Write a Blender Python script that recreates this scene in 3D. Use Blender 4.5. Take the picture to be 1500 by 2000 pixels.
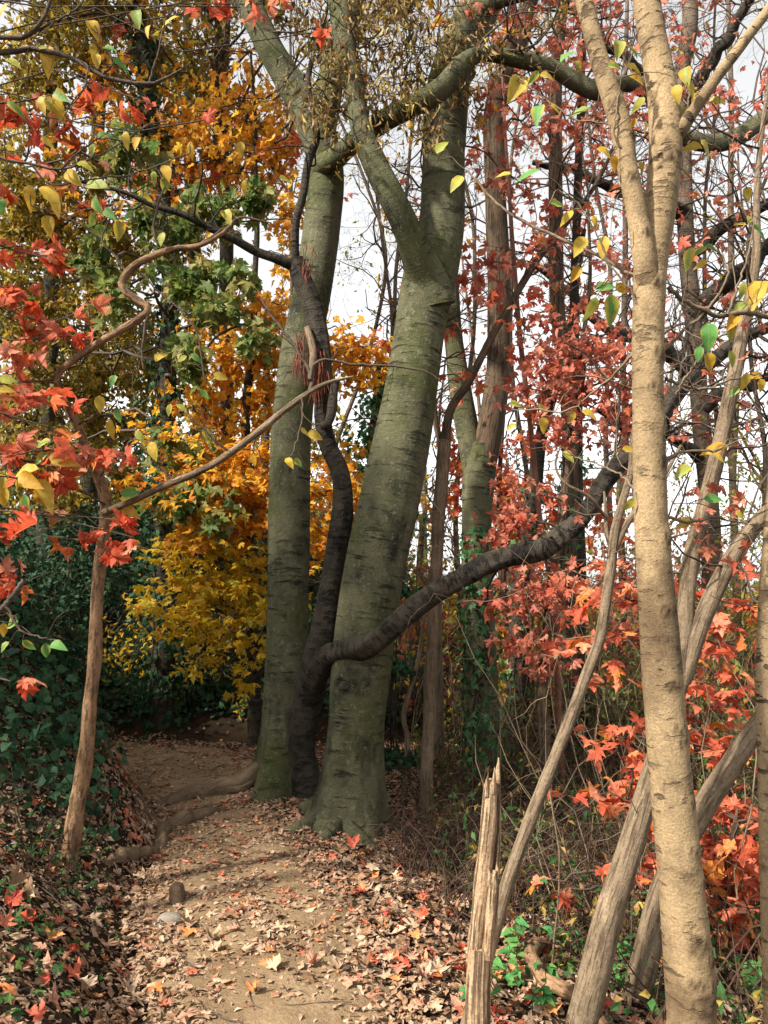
import bpy, math, random
import numpy as np
from mathutils import Vector, Matrix

random.seed(7)
rng = np.random.default_rng(7)
for o in list(bpy.data.objects):
    bpy.data.objects.remove(o)
scene = bpy.context.scene
col = scene.collection

# ------------------------------------------------------------------ camera, sky, sun, exposure
F = 26.0 / 36.0 * 2000.0                  # focal length in photograph pixels
CAM = np.array([0.0, 0.0, 1.6])
PITCH = math.atan(150.0 / F)
cam = bpy.data.cameras.new('camera')
cam.sensor_fit = 'VERTICAL'; cam.sensor_height = 36.0; cam.lens = 26.0
cam.clip_start = 0.05; cam.clip_end = 600.0
co = bpy.data.objects.new('camera', cam); col.objects.link(co)
co.location = CAM; co.rotation_euler = (math.pi / 2 + PITCH, 0, 0)
scene.camera = co

SUN_DIR = np.array([-0.74, -0.52, 0.80]); SUN_DIR /= np.linalg.norm(SUN_DIR)   # towards the sun
w = bpy.data.worlds.new('World'); scene.world = w; w.use_nodes = True
nt = w.node_tree; nt.nodes.clear()
sky = nt.nodes.new('ShaderNodeTexSky'); sky.sky_type = 'NISHITA'; sky.sun_disc = False
sky.sun_elevation = math.asin(SUN_DIR[2]); sky.sun_rotation = math.atan2(SUN_DIR[0], SUN_DIR[1])
sky.air_density = 1.0; sky.dust_density = 1.5; sky.ozone_density = 0.6
hs = nt.nodes.new('ShaderNodeHueSaturation'); hs.inputs['Saturation'].default_value = 0.05
bg = nt.nodes.new('ShaderNodeBackground'); bg.inputs['Strength'].default_value = 0.15
wo = nt.nodes.new('ShaderNodeOutputWorld')
nt.links.new(sky.outputs[0], hs.inputs['Color']); nt.links.new(hs.outputs[0], bg.inputs['Color'])
nt.links.new(bg.outputs[0], wo.inputs['Surface'])

sl = bpy.data.lights.new('sun', 'SUN'); sl.energy = 4.6; sl.angle = math.radians(2.5); sl.color = (1.0, 0.93, 0.82)
so = bpy.data.objects.new('sun', sl); col.objects.link(so)
so.rotation_euler = Vector(SUN_DIR).to_track_quat('Z', 'Y').to_euler()
so.location = (-8, -8, 12)

scene.view_settings.view_transform = 'Standard'; scene.view_settings.look = 'None'
scene.view_settings.exposure = 1.17; scene.view_settings.gamma = 1.0
scene.render.engine = 'CYCLES'
scene.cycles.max_bounces = 6; scene.cycles.diffuse_bounces = 2; scene.cycles.glossy_bounces = 2
scene.cycles.transmission_bounces = 3; scene.cycles.transparent_max_bounces = 4
scene.cycles.caustics_reflective = False; scene.cycles.caustics_refractive = False

# ------------------------------------------------------------------ pixel -> place
CP, SP = math.cos(PITCH), math.sin(PITCH)
def P(px, py, d):
    """the point seen at photo pixel (px, py) that stands d metres ahead"""
    u = (px - 750.0) / F; v = (1000.0 - py) / F
    y = CP - SP * v; z = SP + CP * v
    return CAM + np.array([u, y, z]) * (d / y)
def R(wpx, d):
    return wpx * 0.5 / F * d
def smooth(t):
    t = np.clip(t, 0, 1); return t * t * (3 - 2 * t)
PCY = np.array([-6, 0, 2.5, 3.4, 4.2, 5.0, 6.0, 6.8, 7.4, 7.8, 8.2, 9.0, 14.0])
PCX = np.array([0.3, 0.1, -0.30, -0.56, -0.80, -1.05, -1.45, -1.9, -2.5, -3.3, -4.8, -8.5, -25.0])
def path_x(y): return np.interp(y, PCY, PCX)
def wob(x, y, s=1.0):
    return (np.sin(1.7 * x * s + 0.9 * y * s + .4) + np.sin(-1.1 * x * s + 2.3 * y * s + 1.7) + .6 * np.sin(3.9 * x * s + 3.1 * y * s + .2)
            + .4 * np.sin(7.3 * x * s - 5.7 * y * s + 2.2)) / 3.0
def H(x, y):
    x = np.asarray(x, float); y = np.asarray(y, float)
    s = x - path_x(y)
    left = np.clip(-s - 0.50 - 0.10 * np.sin(y * 2.1), 0, None)
    sl_ = 0.50 + 0.70 * smooth((y - 3.9) / 1.5)
    bank = sl_ * np.minimum(left, 2.0) + 0.08 * np.tanh(left * 3.0) + 0.35 * np.clip(left - 2.0, 0, 8)
    back = np.clip(y - (8.25 + 0.16 * np.clip(x + 3, -3, 9)), 0, None)          # the hillside behind the bend
    wleft = smooth((1.2 - x) / 3.0)
    hill = np.where(back < 4, 0.62 * back, 2.48 + 0.15 * np.clip(back - 4, 0, 12)) * wleft
    z = np.maximum(bank, hill) + 0.25 * np.minimum(bank, hill)
    right = np.clip(s - 0.75, 0, None)
    z = z - 0.26 * (1 - np.exp(-right * 0.7)) * smooth((12 - y) / 8)
    off = smooth((np.abs(s) - 0.45) / 0.5)
    z = z + 0.05 * off * wob(x, y, 2.0) + 0.012 * wob(x, y, 6.0)
    z = z + 0.10 * np.exp(-(((x + 0.95) / 0.5) ** 2 + ((y - 6.2) / 0.6) ** 2))    # the tree's root mound
    return z
def hz(x, y): return float(H(x, y))
def G(px, py):
    for d in np.arange(1.2, 60, 0.02):
        p = P(px, py, d)
        if p[2] <= hz(p[0], p[1]): return p
    return P(px, py, 30)
def normal_at(x, y, e=0.03):
    gx = (H(x + e, y) - H(x - e, y)) / (2 * e); gy = (H(x, y + e) - H(x, y - e)) / (2 * e)
    n = np.stack([-gx, -gy, np.ones_like(gx)], -1)
    return n / np.linalg.norm(n, axis=-1, keepdims=True)

# ------------------------------------------------------------------ mesh helpers
class MB:
    """collects geometry (world coordinates) for ONE mesh object"""
    def __init__(s): s.v = []; s.f = []; s.a = []; s.n = 0
    def add(s, V, Fc, A=None):
        V = np.asarray(V, float); Fc = np.asarray(Fc, int)
        s.v.append(V); s.f.append(Fc + s.n); s.n += len(V)
        A = np.zeros((len(V), 4)) if A is None else np.asarray(A, float)
        s.a.append(A if A.shape[1] == 4 else np.column_stack([A, np.zeros(len(A))]))
    def mesh(s, name, m, base=(0, 0, 0), sm=True):
        me = bpy.data.meshes.new(name)
        V = np.concatenate(s.v) - np.asarray(base)
        me.vertices.add(len(V)); me.vertices.foreach_set('co', V.ravel())
        idx = np.concatenate([f.ravel() for f in s.f])
        tot = np.concatenate([np.full(len(f), f.shape[1]) for f in s.f])
        start = np.concatenate([[0], np.cumsum(tot)[:-1]])
        me.loops.add(len(idx)); me.loops.foreach_set('vertex_index', idx.astype(np.int32))
        me.polygons.add(len(tot)); me.polygons.foreach_set('loop_start', start.astype(np.int32))
        me.polygons.foreach_set('use_smooth', np.full(len(tot), sm))
        at = me.attributes.new('lf', 'FLOAT_VECTOR', 'POINT')
        A = np.concatenate(s.a); at.data.foreach_set('vector', np.ascontiguousarray(A[:, :3]).ravel().astype(np.float32))
        if A[:, 3].any():
            ak = me.attributes.new('kn', 'FLOAT', 'POINT'); ak.data.foreach_set('value', A[:, 3].astype(np.float32))
        me.update(calc_edges=True); me.validate()
        if m is not None: me.materials.append(m)
        return me
    def build(s, name, m, parent=None, sm=True, kind=None, label=None):
        if not s.v: return None
        base = np.array(parent['_b']) if parent is not None else np.zeros(3)
        o = bpy.data.objects.new(name, s.mesh(name, m, base, sm)); col.objects.link(o)
        if parent is not None: o.parent = parent; o['_b'] = parent['_b']
        else: o['_b'] = [0.0, 0.0, 0.0]
        if kind: o['kind'] = kind
        if label: o['label'] = label
        return o
def tag(o, label, cat, group=None, kind=None):
    if label: o['label'] = label
    if cat: o['category'] = cat
    if group: o['group'] = group
    if kind: o['kind'] = kind
    return o
def thing(name, base, label, cat, group=None):
    o = bpy.data.objects.new(name, None); col.objects.link(o)
    o.location = [float(c) for c in base]; o['_b'] = [float(c) for c in base]; o.empty_display_size = 0.1
    return tag(o, label, cat, group)

def curve(pts, n):
    """Catmull-Rom through pts (any columns), n points evenly along it"""
    p = np.asarray(pts, float)
    if len(p) == 2: return p[0] + (p[1] - p[0]) * np.linspace(0, 1, n)[:, None]
    e = np.vstack([2 * p[0] - p[1], p, 2 * p[-1] - p[-2]])
    seg = np.linalg.norm(np.diff(p[:, :3], axis=0), axis=1); cum = np.concatenate([[0], np.cumsum(seg)])
    t = np.linspace(0, cum[-1], n); i = np.clip(np.searchsorted(cum, t, 'right') - 1, 0, len(seg) - 1)
    u = ((t - cum[i]) / np.maximum(seg[i], 1e-9))[:, None]
    a, b, c, d = e[i], e[i + 1], e[i + 2], e[i + 3]
    return 0.5 * (2 * b + (c - a) * u + (2 * a - 5 * b + 4 * c - d) * u ** 2 + (3 * b - a - 3 * c + d) * u ** 3)

def tube(mb, pts, rad, k=6, rough=0.0, ridges=0.0, knots=(), cap=True, flare=None, seed=0):
    pts = np.asarray(pts, float); n = len(pts); rad = np.broadcast_to(np.asarray(rad, float), (n,)).copy()
    t = np.gradient(pts, axis=0); t /= np.maximum(np.linalg.norm(t, axis=1, keepdims=True), 1e-9)
    e = np.array([0.0, -1.0, 0.0])
    if abs(t[0] @ e) > .9: e = np.array([0, 0, 1.0])
    E1 = np.empty((n, 3)); 
    for i in range(n):
        e = e - t[i] * (t[i] @ e); e /= max(np.linalg.norm(e), 1e-9); E1[i] = e
    E2 = np.cross(t, E1)
    th = np.linspace(0, 2 * np.pi, k, endpoint=False)
    s = np.concatenate([[0], np.cumsum(np.linalg.norm(np.diff(pts, axis=0), axis=1))])
    rr = np.repeat(rad[:, None], k, 1)
    if rough:
        r_ = np.random.default_rng(seed + 11); m = np.zeros_like(rr)
        for j in range(9):
            kk = r_.integers(0, 5); fr = r_.uniform(1.0, 9.0) / max(rad.max() * 4, .05) * .5
            m += np.sin(kk * th[None] + s[:, None] * fr + r_.uniform(0, 6.3)) / (1 + .25 * j)
        rr = rr * (1 + rough * m / 3.0)
    if ridges:
        r_ = np.random.default_rng(seed + 31); m = np.zeros_like(rr)
        for j in range(5):
            kk = r_.integers(5, 11); m += np.sin(kk * th[None] + s[:, None] * r_.uniform(-2, 2) + r_.uniform(0, 6.3))
        rr = rr * (1 + ridges * m / 3.0)
    if flare is not None:      # (height, amount, lobes)
        hgt, amt, lob = flare; q = np.exp(-s / hgt)[:, None]
        rr = rr * (1 + amt * q * (0.65 + 0.6 * np.sin(lob * th[None] + seed)))
    KM = np.zeros_like(rr)
    for (ks, kt, kw, kh) in knots:   # along (m), angle, width, height
        da = (th[None] - kt + np.pi) % (2 * np.pi) - np.pi
        q = np.sqrt((da * rad[:, None] / kw) ** 2 + ((s[:, None] - ks) / (kw * .7)) ** 2)
        rr = rr + kh * np.exp(-q ** 2 * 1.3) - 1.25 * kh * np.exp(-(q * 2.6) ** 2) + .35 * kh * np.exp(-((q - 1.5) * 3) ** 2)
        KM = np.maximum(KM, np.maximum(np.exp(-(q * 1.9) ** 2), .8 * np.exp(-((q - 1.15) * 5) ** 2)))
    V = pts[:, None] + rr[..., None] * (np.cos(th)[None, :, None] * E1[:, None] + np.sin(th)[None, :, None] * E2[:, None])
    A = np.stack([rr * np.cos(th)[None] + seed * .37, rr * np.sin(th)[None], np.repeat(s[:, None], k, 1) + seed * 1.3, KM], -1)
    i = np.arange(n - 1)[:, None] * k; j = np.arange(k)[None]; j2 = (j + 1) % k
    Q = np.stack([i + j, i + j2, i + k + j2, i + k + j], -1).reshape(-1, 4)
    mb.add(V.reshape(-1, 3), Q, A.reshape(-1, 4))
    if cap:
        for ring, pt, flip in ((0, pts[0], True), (n - 1, pts[-1], False)):
            idx = np.arange(k) + ring * k; b = mb.n - n * k
            Vc = np.vstack([V[ring], pt[None] + (t[ring] * rad[ring] * .25 * (-1 if flip else 1))[None]])
            tri = np.stack([np.arange(k), (np.arange(k) + 1) % k, np.full(k, k)], -1)
            if flip: tri = tri[:, ::-1]
            mb.add(Vc, tri, np.vstack([A[ring], A[ring].mean(0)[None]]))

def pix(pts, d):
    """[(px, py, width_px[, depth])] -> Nx4 (xyz, radius)"""
    out = []
    for k, q in enumerate(pts):
        if len(q) > 3: dd = q[3]
        elif isinstance(d, tuple): dd = d[0] + (d[1] - d[0]) * k / (len(pts) - 1)
        else: dd = d
        out.append([*P(q[0], q[1], dd), R(q[2], dd)])
    return np.array(out)
def to_ground(c, down=0.10):
    """prolongs the first point of a stem straight down into the ground"""
    c = np.asarray(c); g = hz(c[0, 0], c[0, 1]) - down
    if c[0, 2] > g + .02:
        dirn = c[0, :3] - c[1, :3]; dirn = dirn / np.linalg.norm(dirn)
        if dirn[2] > -0.3: dirn = np.array([dirn[0], dirn[1], -0.5])
        L = (g - c[0, 2]) / dirn[2]; p = c[0, :3] + dirn * L
        p[2] = hz(p[0], p[1]) - down
        c = np.vstack([[*p, c[0, 3] * 1.06], c])
    return c
def stem(name, mat, c, parent, n=60, k=20, jit=0.0, **kw):
    q = curve(c, n)
    if jit:
        s = np.linspace(0, 1, n); r_ = np.random.default_rng(kw.get('seed', 0) + 5)
        for ax in range(3):
            q[:, ax] += jit * sum(np.sin(s * r_.uniform(8, 40) + r_.uniform(0, 6.3)) for _ in range(3)) / 3 * np.minimum(1, s * 8)
    mb = MB(); tube(mb, q[:, :3], np.maximum(q[:, 3], .0012), k, **kw)
    return mb.build(name, mat, parent), q

# ------------------------------------------------------------------ materials
def nodes(name):
    m = bpy.data.materials.new(name); m.use_nodes = True; t = m.node_tree; t.nodes.clear()
    return m, t, t.nodes.new, t.links.new
def ramp(t, stops, interp='LINEAR'):
    r = t.nodes.new('ShaderNodeValToRGB'); r.color_ramp.interpolation = interp
    el = r.color_ramp.elements
    while len(el) < len(stops): el.new(0.5)
    for e, (p, c) in zip(el, stops): e.position = p; e.color = (*c, 1) if len(c) == 3 else c
    return r
def math_(t, op, a, b=None):
    n = t.nodes.new('ShaderNodeMath'); n.operation = op
    for i, x in enumerate((a, b)):
        if x is None: continue
        if isinstance(x, (int, float)): n.inputs[i].default_value = x
        else: t.links.new(x, n.inputs[i])
    return n.outputs[0]
def mixc(t, fac, a, b, mode='MIX'):
    n = t.nodes.new('ShaderNodeMix'); n.data_type = 'RGBA'; n.blend_type = mode
    for s, x in (('Factor', fac), ('A', a), ('B', b)):
        sock = [q for q in n.inputs if q.name == s and (q.type == 'RGBA' or s == 'Factor' and q.type == 'VALUE')][0]
        if isinstance(x, (int, float)): sock.default_value = x
        elif isinstance(x, tuple): sock.default_value = (*x, 1)
        else: t.links.new(x, sock)
    return [q for q in n.outputs if q.type == 'RGBA'][0]
def noise(t, vec, scale, detail=4, rough=.55):
    n = t.nodes.new('ShaderNodeTexNoise'); n.inputs['Scale'].default_value = scale
    n.inputs['Detail'].default_value = detail; n.inputs['Roughness'].default_value = rough
    if vec is not None: t.links.new(vec, n.inputs['Vector'])
    return n.outputs['Fac']
def vmap(t, vec, sc):
    n = t.nodes.new('ShaderNodeVectorMath'); n.operation = 'MULTIPLY'; t.links.new(vec, n.inputs[0]); n.inputs[1].default_value = sc
    return n.outputs[0]

def leaf_mat(name, stops, edge=None, trans=0.48, mott=0.35, vein=0.25, rough=0.55, spec=.3):
    m, t, new, link = nodes(name)
    at = new('ShaderNodeAttribute'); at.attribute_name = 'lf'
    sp = new('ShaderNodeSeparateXYZ'); link(at.outputs['Vector'], sp.inputs[0])
    oi = new('ShaderNodeObjectInfo')
    r = math_(t, 'FRACT', math_(t, 'ADD', sp.outputs['Z'], oi.outputs['Random']))
    rp = ramp(t, stops); link(r, rp.inputs[0]); c = rp.outputs[0]
    tc = new('ShaderNodeTexCoord')
    geo = new('ShaderNodeNewGeometry')
    nn = noise(t, geo.outputs['Position'], 38.0, 3)
    av = math_(t, 'ABSOLUTE', sp.outputs['Y'])
    if edge is not None:      # margins turn colour first
        r2 = math_(t, 'FRACT', math_(t, 'MULTIPLY', r, 7.31))
        e = math_(t, 'ADD', math_(t, 'MULTIPLY', av, 2.2), math_(t, 'MULTIPLY', nn, 1.1))
        e = math_(t, 'ADD', e, math_(t, 'MULTIPLY', r2, 0.9))
        mr = new('ShaderNodeMapRange'); mr.inputs[1].default_value = 1.35; mr.inputs[2].default_value = 1.9; link(e, mr.inputs[0])
        c = mixc(t, mr.outputs[0], c, edge)
    d = new('ShaderNodeMapRange'); link(nn, d.inputs[0]); d.inputs[1].default_value = .35; d.inputs[2].default_value = .75
    d.inputs[3].default_value = 1.0 + mott * .3; d.inputs[4].default_value = 1.0 - mott
    v = new('ShaderNodeVectorMath'); v.operation = 'SCALE'; link(c, v.inputs[0]); link(d.outputs[0], v.inputs['Scale']); c = v.outputs[0]
    # veins: midrib and slanted side veins
    side = math_(t, 'SINE', math_(t, 'MULTIPLY', math_(t, 'SUBTRACT', sp.outputs['X'], math_(t, 'MULTIPLY', av, .9)), 46.0))
    side = math_(t, 'GREATER_THAN', side, .93)
    mid = math_(t, 'LESS_THAN', av, .016)
    vv = math_(t, 'MULTIPLY', math_(t, 'MAXIMUM', side, mid), vein)
    c = mixc(t, vv, c, (.62, .45, .22))
    b = new('ShaderNodeBsdfPrincipled'); b.inputs['Roughness'].default_value = rough; b.inputs['Specular IOR Level'].default_value = spec
    link(c, b.inputs['Base Color'])
    bp = new('ShaderNodeBump'); bp.inputs['Strength'].default_value = .35; bp.inputs['Distance'].default_value = .004
    link(math_(t, 'ADD', nn, math_(t, 'MULTIPLY', side, -.3)), bp.inputs['Height']); link(bp.outputs[0], b.inputs['Normal'])
    tr = new('ShaderNodeBsdfTranslucent'); link(c, tr.inputs['Color'])
    ms = new('ShaderNodeMixShader'); ms.inputs[0].default_value = trans
    link(b.outputs[0], ms.inputs[1]); link(tr.outputs[0], ms.inputs[2])
    out = new('ShaderNodeOutputMaterial'); link(ms.outputs[0], out.inputs[0])
    return m

def bark_mat(name, c1, c2, c3, streak=(6, 6, 70), sthr=(.60, .68), spat=3.0, bump=.5, fine=60.0, moss=None, amt=.7, dist=.02, patchy=1.0, blot=None, smear=False, rip=.6, fb=.5, stain=.62):
    m, t, new, link = nodes(name)
    at = new('ShaderNodeAttribute'); at.attribute_name = 'lf'; V = at.outputs['Vector']
    pa = noise(t, V, spat, 5, .6)
    if smear:
        pa = math_(t, 'ADD', math_(t, 'MULTIPLY', pa, .6), math_(t, 'MULTIPLY', noise(t, vmap(t, V, (9, 9, 1.3)), 1.0, 5, .65), .4))
    st = (.36, .47, .54, .64) if smear else (.30, .47, .56, .72)
    rp = ramp(t, [(st[0], c2), (st[1], c1), (st[2], c1), (st[3], tuple(min(1, x * 1.45) for x in c1))]); link(pa, rp.inputs[0]); c = rp.outputs[0]
    fn = noise(t, V, fine, 4, .65)
    fr = new('ShaderNodeMapRange'); link(fn, fr.inputs[0]); fr.inputs[1].default_value = .3; fr.inputs[2].default_value = .7
    fr.inputs[3].default_value = .70; fr.inputs[4].default_value = 1.22
    v = new('ShaderNodeVectorMath'); v.operation = 'SCALE'; link(c, v.inputs[0]); link(fr.outputs[0], v.inputs['Scale']); c = v.outputs[0]
    sk = noise(t, vmap(t, V, streak), 1.0, 5, .6)
    sr = new('ShaderNodeMapRange'); link(sk, sr.inputs[0]); sr.inputs[1].default_value = sthr[0]; sr.inputs[2].default_value = sthr[1]
    pm = noise(t, vmap(t, V, (1.0, 1.0, .6)), 4.5, 3, .6); pmr = new('ShaderNodeMapRange'); link(pm, pmr.inputs[0]); pmr.inputs[1].default_value = .38; pmr.inputs[2].default_value = .60
    pmr.inputs[3].default_value = patchy; skm = math_(t, 'MULTIPLY', sr.outputs[0], pmr.outputs[0])
    c = mixc(t, math_(t, 'MULTIPLY', skm, amt), c, c3)
    ka = new('ShaderNodeAttribute'); ka.attribute_name = 'kn'
    kf = math_(t, 'MULTIPLY', ka.outputs['Fac'], math_(t, 'ADD', .7, fn)); c = mixc(t, math_(t, 'MINIMUM', kf, .92), c, tuple(x * 1.3 for x in c3))
    if blot is not None:
        bl = noise(t, V, blot, 6, .75); br = new('ShaderNodeMapRange'); link(bl, br.inputs[0]); br.inputs[1].default_value = .50; br.inputs[2].default_value = .66
        c = mixc(t, math_(t, 'MULTIPLY', br.outputs[0], stain), c, c2)
        bl2 = noise(t, V, blot * .3, 5, .7); br2 = new('ShaderNodeMapRange'); link(bl2, br2.inputs[0]); br2.inputs[1].default_value = .52; br2.inputs[2].default_value = .70
        c = mixc(t, math_(t, 'MULTIPLY', br2.outputs[0], .45), c, tuple(x * .6 for x in c2))
    if moss is not None:
        mo = noise(t, V, 1.6, 5, .65)
        mr = new('ShaderNodeMapRange'); link(mo, mr.inputs[0]); mr.inputs[1].default_value = .48; mr.inputs[2].default_value = .60
        c = mixc(t, math_(t, 'MULTIPLY', mr.outputs[0], .65), c, moss)
        li = noise(t, V, 26.0, 4, .7)
        lr = new('ShaderNodeMapRange'); link(li, lr.inputs[0]); lr.inputs[1].default_value = .57; lr.inputs[2].default_value = .66
        c = mixc(t, math_(t, 'MULTIPLY', lr.outputs[0], .55), c, (.19, .20, .135))
    b = new('ShaderNodeBsdfPrincipled'); b.inputs['Roughness'].default_value = .85; b.inputs['Specular IOR Level'].default_value = .2
    link(c, b.inputs['Base Color'])
    h = math_(t, 'ADD', math_(t, 'MULTIPLY', skm, -.8), math_(t, 'ADD', math_(t, 'MULTIPLY', fn, fb), math_(t, 'MULTIPLY', sk, rip)))
    bp = new('ShaderNodeBump'); bp.inputs['Strength'].default_value = bump; bp.inputs['Distance'].default_value = dist
    link(h, bp.inputs['Height']); link(bp.outputs[0], b.inputs['Normal'])
    out = new('ShaderNodeOutputMaterial'); link(b.outputs[0], out.inputs[0])
    return m

M = {}
M['beech'] = bark_mat('beech_bark', (.108, .104, .056), (.018, .018, .011), (.008, .007, .005), (4.5, 4.5, 30), (.575, .65), 1.7, 1.0, 95, moss=(.052, .060, .013), amt=.85, patchy=.0, blot=6, dist=.03, smear=True, rip=.35)
M['beechdark'] = bark_mat('shaded_beech_bark', (.075, .068, .045), (.032, .03, .02), (.012, .011, .008), (5, 5, 40), (.57, .66), 2.2, .9, 70, moss=(.045, .045, .02), amt=.8, patchy=.1, blot=7)
M['pale'] = bark_mat('pale_smooth_bark', (.275, .195, .105), (.095, .062, .033), (.035, .021, .012), (15, 15, 40), (.565, .63), 2.2, 1.0, 150, amt=.95, dist=.012, patchy=.0, blot=9, rip=.2, fb=.28, stain=.8)
M['dark'] = bark_mat('dark_bark', (.058, .048, .034), (.010, .008, .006), (.004, .0035, .003), (9, 9, 30), (.50, .60), 5, 1.0, 90, amt=.8, patchy=.2, blot=10, smear=True, dist=.03)
M['brown'] = bark_mat('brown_bark', (.10, .068, .042), (.05, .034, .021), (.018, .012, .008), (55, 55, 6), (.5, .64), 5, .9, 70, amt=.7, dist=.015)
M['tan'] = bark_mat('tan_furrowed_bark', (.18, .132, .084), (.095, .068, .04), (.07, .045, .025), (75, 75, 7), (.52, .66), 7, .9, 90, amt=.7, dist=.01)
M['twig'] = bark_mat('twig_bark', (.085, .062, .045), (.04, .03, .022), (.015, .01, .008), (60, 60, 30), (.6, .7), 9, .4, 90, amt=.4)
M['redtwig'] = bark_mat('reddish_twig_bark', (.19, .085, .055), (.11, .05, .035), (.04, .02, .015), (60, 60, 30), (.55, .7), 9, .4, 90, amt=.5)
M['sap'] = bark_mat('sapling_bark', (.235, .14, .075), (.13, .075, .04), (.045, .026, .015), (45, 45, 12), (.5, .64), 7, .9, 90, amt=.75, dist=.01)
M['deadwood'] = bark_mat('weathered_dead_wood', (.36, .245, .145), (.20, .12, .07), (.05, .03, .02), (90, 90, 4), (.5, .6), 6, 1.0, 80, amt=.8, dist=.012)
M['root'] = bark_mat('root_bark', (.13, .09, .054), (.065, .044, .026), (.022, .015, .009), (40, 40, 10), (.55, .7), 8, .7, 80, amt=.6, dist=.01)
M['shred'] = bark_mat('frayed_red_bark', (.22, .075, .045), (.12, .04, .025), (.05, .018, .01), (60, 60, 8), (.5, .65), 12, .6, 90, amt=.5)
M['bramble'] = bark_mat('bramble_cane', (.075, .045, .03), (.035, .022, .015), (.015, .01, .007), (60, 60, 30), (.6, .7), 3, .4, 90, amt=.4)
M['bg_bark'] = bark_mat('grey_brown_bark', (.12, .09, .063), (.06, .046, .033), (.025, .018, .013), (10, 10, 45), (.55, .68), 5, .7, 60, amt=.6)

O_ = [(0, (.66, .25, .012)), (.25, (.78, .40, .02)), (.5, (.80, .50, .05)), (.75, (.74, .31, .025)), (1, (.56, .16, .015))]
M['orange'] = leaf_mat('orange_maple_leaf', O_, trans=.55)
M['gold'] = leaf_mat('golden_maple_leaf', [(0, (.74, .43, .015)), (.3, (.68, .48, .02)), (.6, (.50, .40, .03)), (.85, (.78, .40, .02)), (1, (.36, .32, .03))], trans=.55)
M['red'] = leaf_mat('red_maple_leaf', [(0, (.60, .055, .018)), (.2, (.70, .17, .08)), (.4, (.56, .06, .02)), (.6, (.74, .30, .19)), (.75, (.50, .04, .016)), (.88, (.70, .24, .05)), (1, (.74, .36, .22))], mott=.5, trans=.5)
M['coral'] = leaf_mat('coral_maple_leaf', [(0, (.56, .075, .03)), (.2, (.70, .20, .11)), (.4, (.44, .05, .022)), (.58, (.74, .30, .17)), (.72, (.70, .24, .03)), (.86, (.60, .11, .05)), (1, (.38, .06, .03))], trans=.42, mott=.55)
M['dusty'] = leaf_mat('dusty_red_leaf', [(0, (.54, .10, .06)), (.3, (.66, .25, .17)), (.6, (.40, .075, .05)), (.8, (.55, .15, .07)), (1, (.60, .27, .18))], mott=.4)
M['yellow'] = leaf_mat('yellow_ovate_leaf', [(0, (.56, .36, .03)), (.4, (.52, .38, .05)), (.7, (.58, .30, .02)), (1, (.45, .38, .06))], mott=.3, trans=.4)
M['green'] = leaf_mat('green_ovate_leaf', [(0, (.07, .24, .045)), (.4, (.11, .32, .07)), (.7, (.055, .20, .04)), (1, (.16, .36, .08))], edge=(.48, .36, .05), mott=.25, trans=.4)
M['mixed'] = leaf_mat('yellow_green_leaf', [(0, (.26, .34, .05)), (.4, (.38, .38, .06)), (.7, (.20, .30, .05)), (1, (.34, .34, .05))], edge=(.54, .36, .04), mott=.3, trans=.4)
M['olive'] = leaf_mat('olive_leaf', [(0, (.08, .075, .010)), (.15, (.34, .24, .02)), (.3, (.12, .12, .014)), (.45, (.52, .33, .025)), (.6, (.10, .12, .018)), (.75, (.36, .15, .015)), (.88, (.20, .21, .025)), (1, (.58, .38, .03))])
M['oakgreen'] = leaf_mat('green_lobed_leaf', [(0, (.035, .10, .02)), (.2, (.17, .22, .045)), (.4, (.05, .14, .03)), (.6, (.30, .27, .07)), (.8, (.09, .17, .03)), (1, (.42, .32, .12))])
M['oakdark'] = leaf_mat('dark_olive_leaf', [(0, (.03, .05, .012)), (.3, (.09, .085, .016)), (.55, (.04, .045, .012)), (.8, (.16, .12, .02)), (1, (.07, .09, .02))])
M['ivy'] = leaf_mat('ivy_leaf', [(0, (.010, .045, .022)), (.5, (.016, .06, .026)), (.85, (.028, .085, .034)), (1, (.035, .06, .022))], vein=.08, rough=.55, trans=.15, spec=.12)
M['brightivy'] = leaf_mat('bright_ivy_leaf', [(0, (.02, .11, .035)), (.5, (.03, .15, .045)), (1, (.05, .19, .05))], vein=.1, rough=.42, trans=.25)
M['undergreen'] = leaf_mat('undergrowth_leaf', [(0, (.02, .08, .02)), (.3, (.04, .13, .03)), (.6, (.025, .09, .03)), (.85, (.09, .14, .03)), (1, (.05, .20, .05))], vein=.1)
M['seed'] = leaf_mat('seedling_leaf', [(0, (.04, .20, .05)), (.5, (.07, .27, .07)), (1, (.11, .26, .05))], vein=.1, trans=.35)
M['dead'] = leaf_mat('dead_brown_leaf', [(0, (.10, .055, .02)), (.3, (.26, .15, .04)), (.6, (.07, .04, .018)), (.8, (.40, .29, .05)), (1, (.20, .15, .03))], trans=.25)
M['litter'] = leaf_mat('dry_fallen_leaf', [(0, (.25, .145, .08)), (.18, (.38, .25, .16)), (.36, (.15, .08, .042)), (.52, (.40, .27, .18)), (.66, (.31, .14, .08)), (.80, (.11, .058, .032)), (.9, (.29, .175, .10)), (1, (.45, .32, .22))], mott=.5, trans=.12, vein=.18)
M['chaff'] = leaf_mat('shredded_leaf', [(0, (.30, .18, .10)), (.25, (.46, .31, .21)), (.5, (.14, .075, .04)), (.7, (.38, .23, .13)), (.85, (.22, .12, .065)), (1, (.52, .38, .27))], mott=.3, trans=.1, vein=0)
M['pale tan'] = leaf_mat('pale_tan_fallen_leaf', [(0, (.42, .30, .19)), (.5, (.47, .34, .23)), (1, (.38, .26, .16))], mott=.45, trans=.12)
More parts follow.
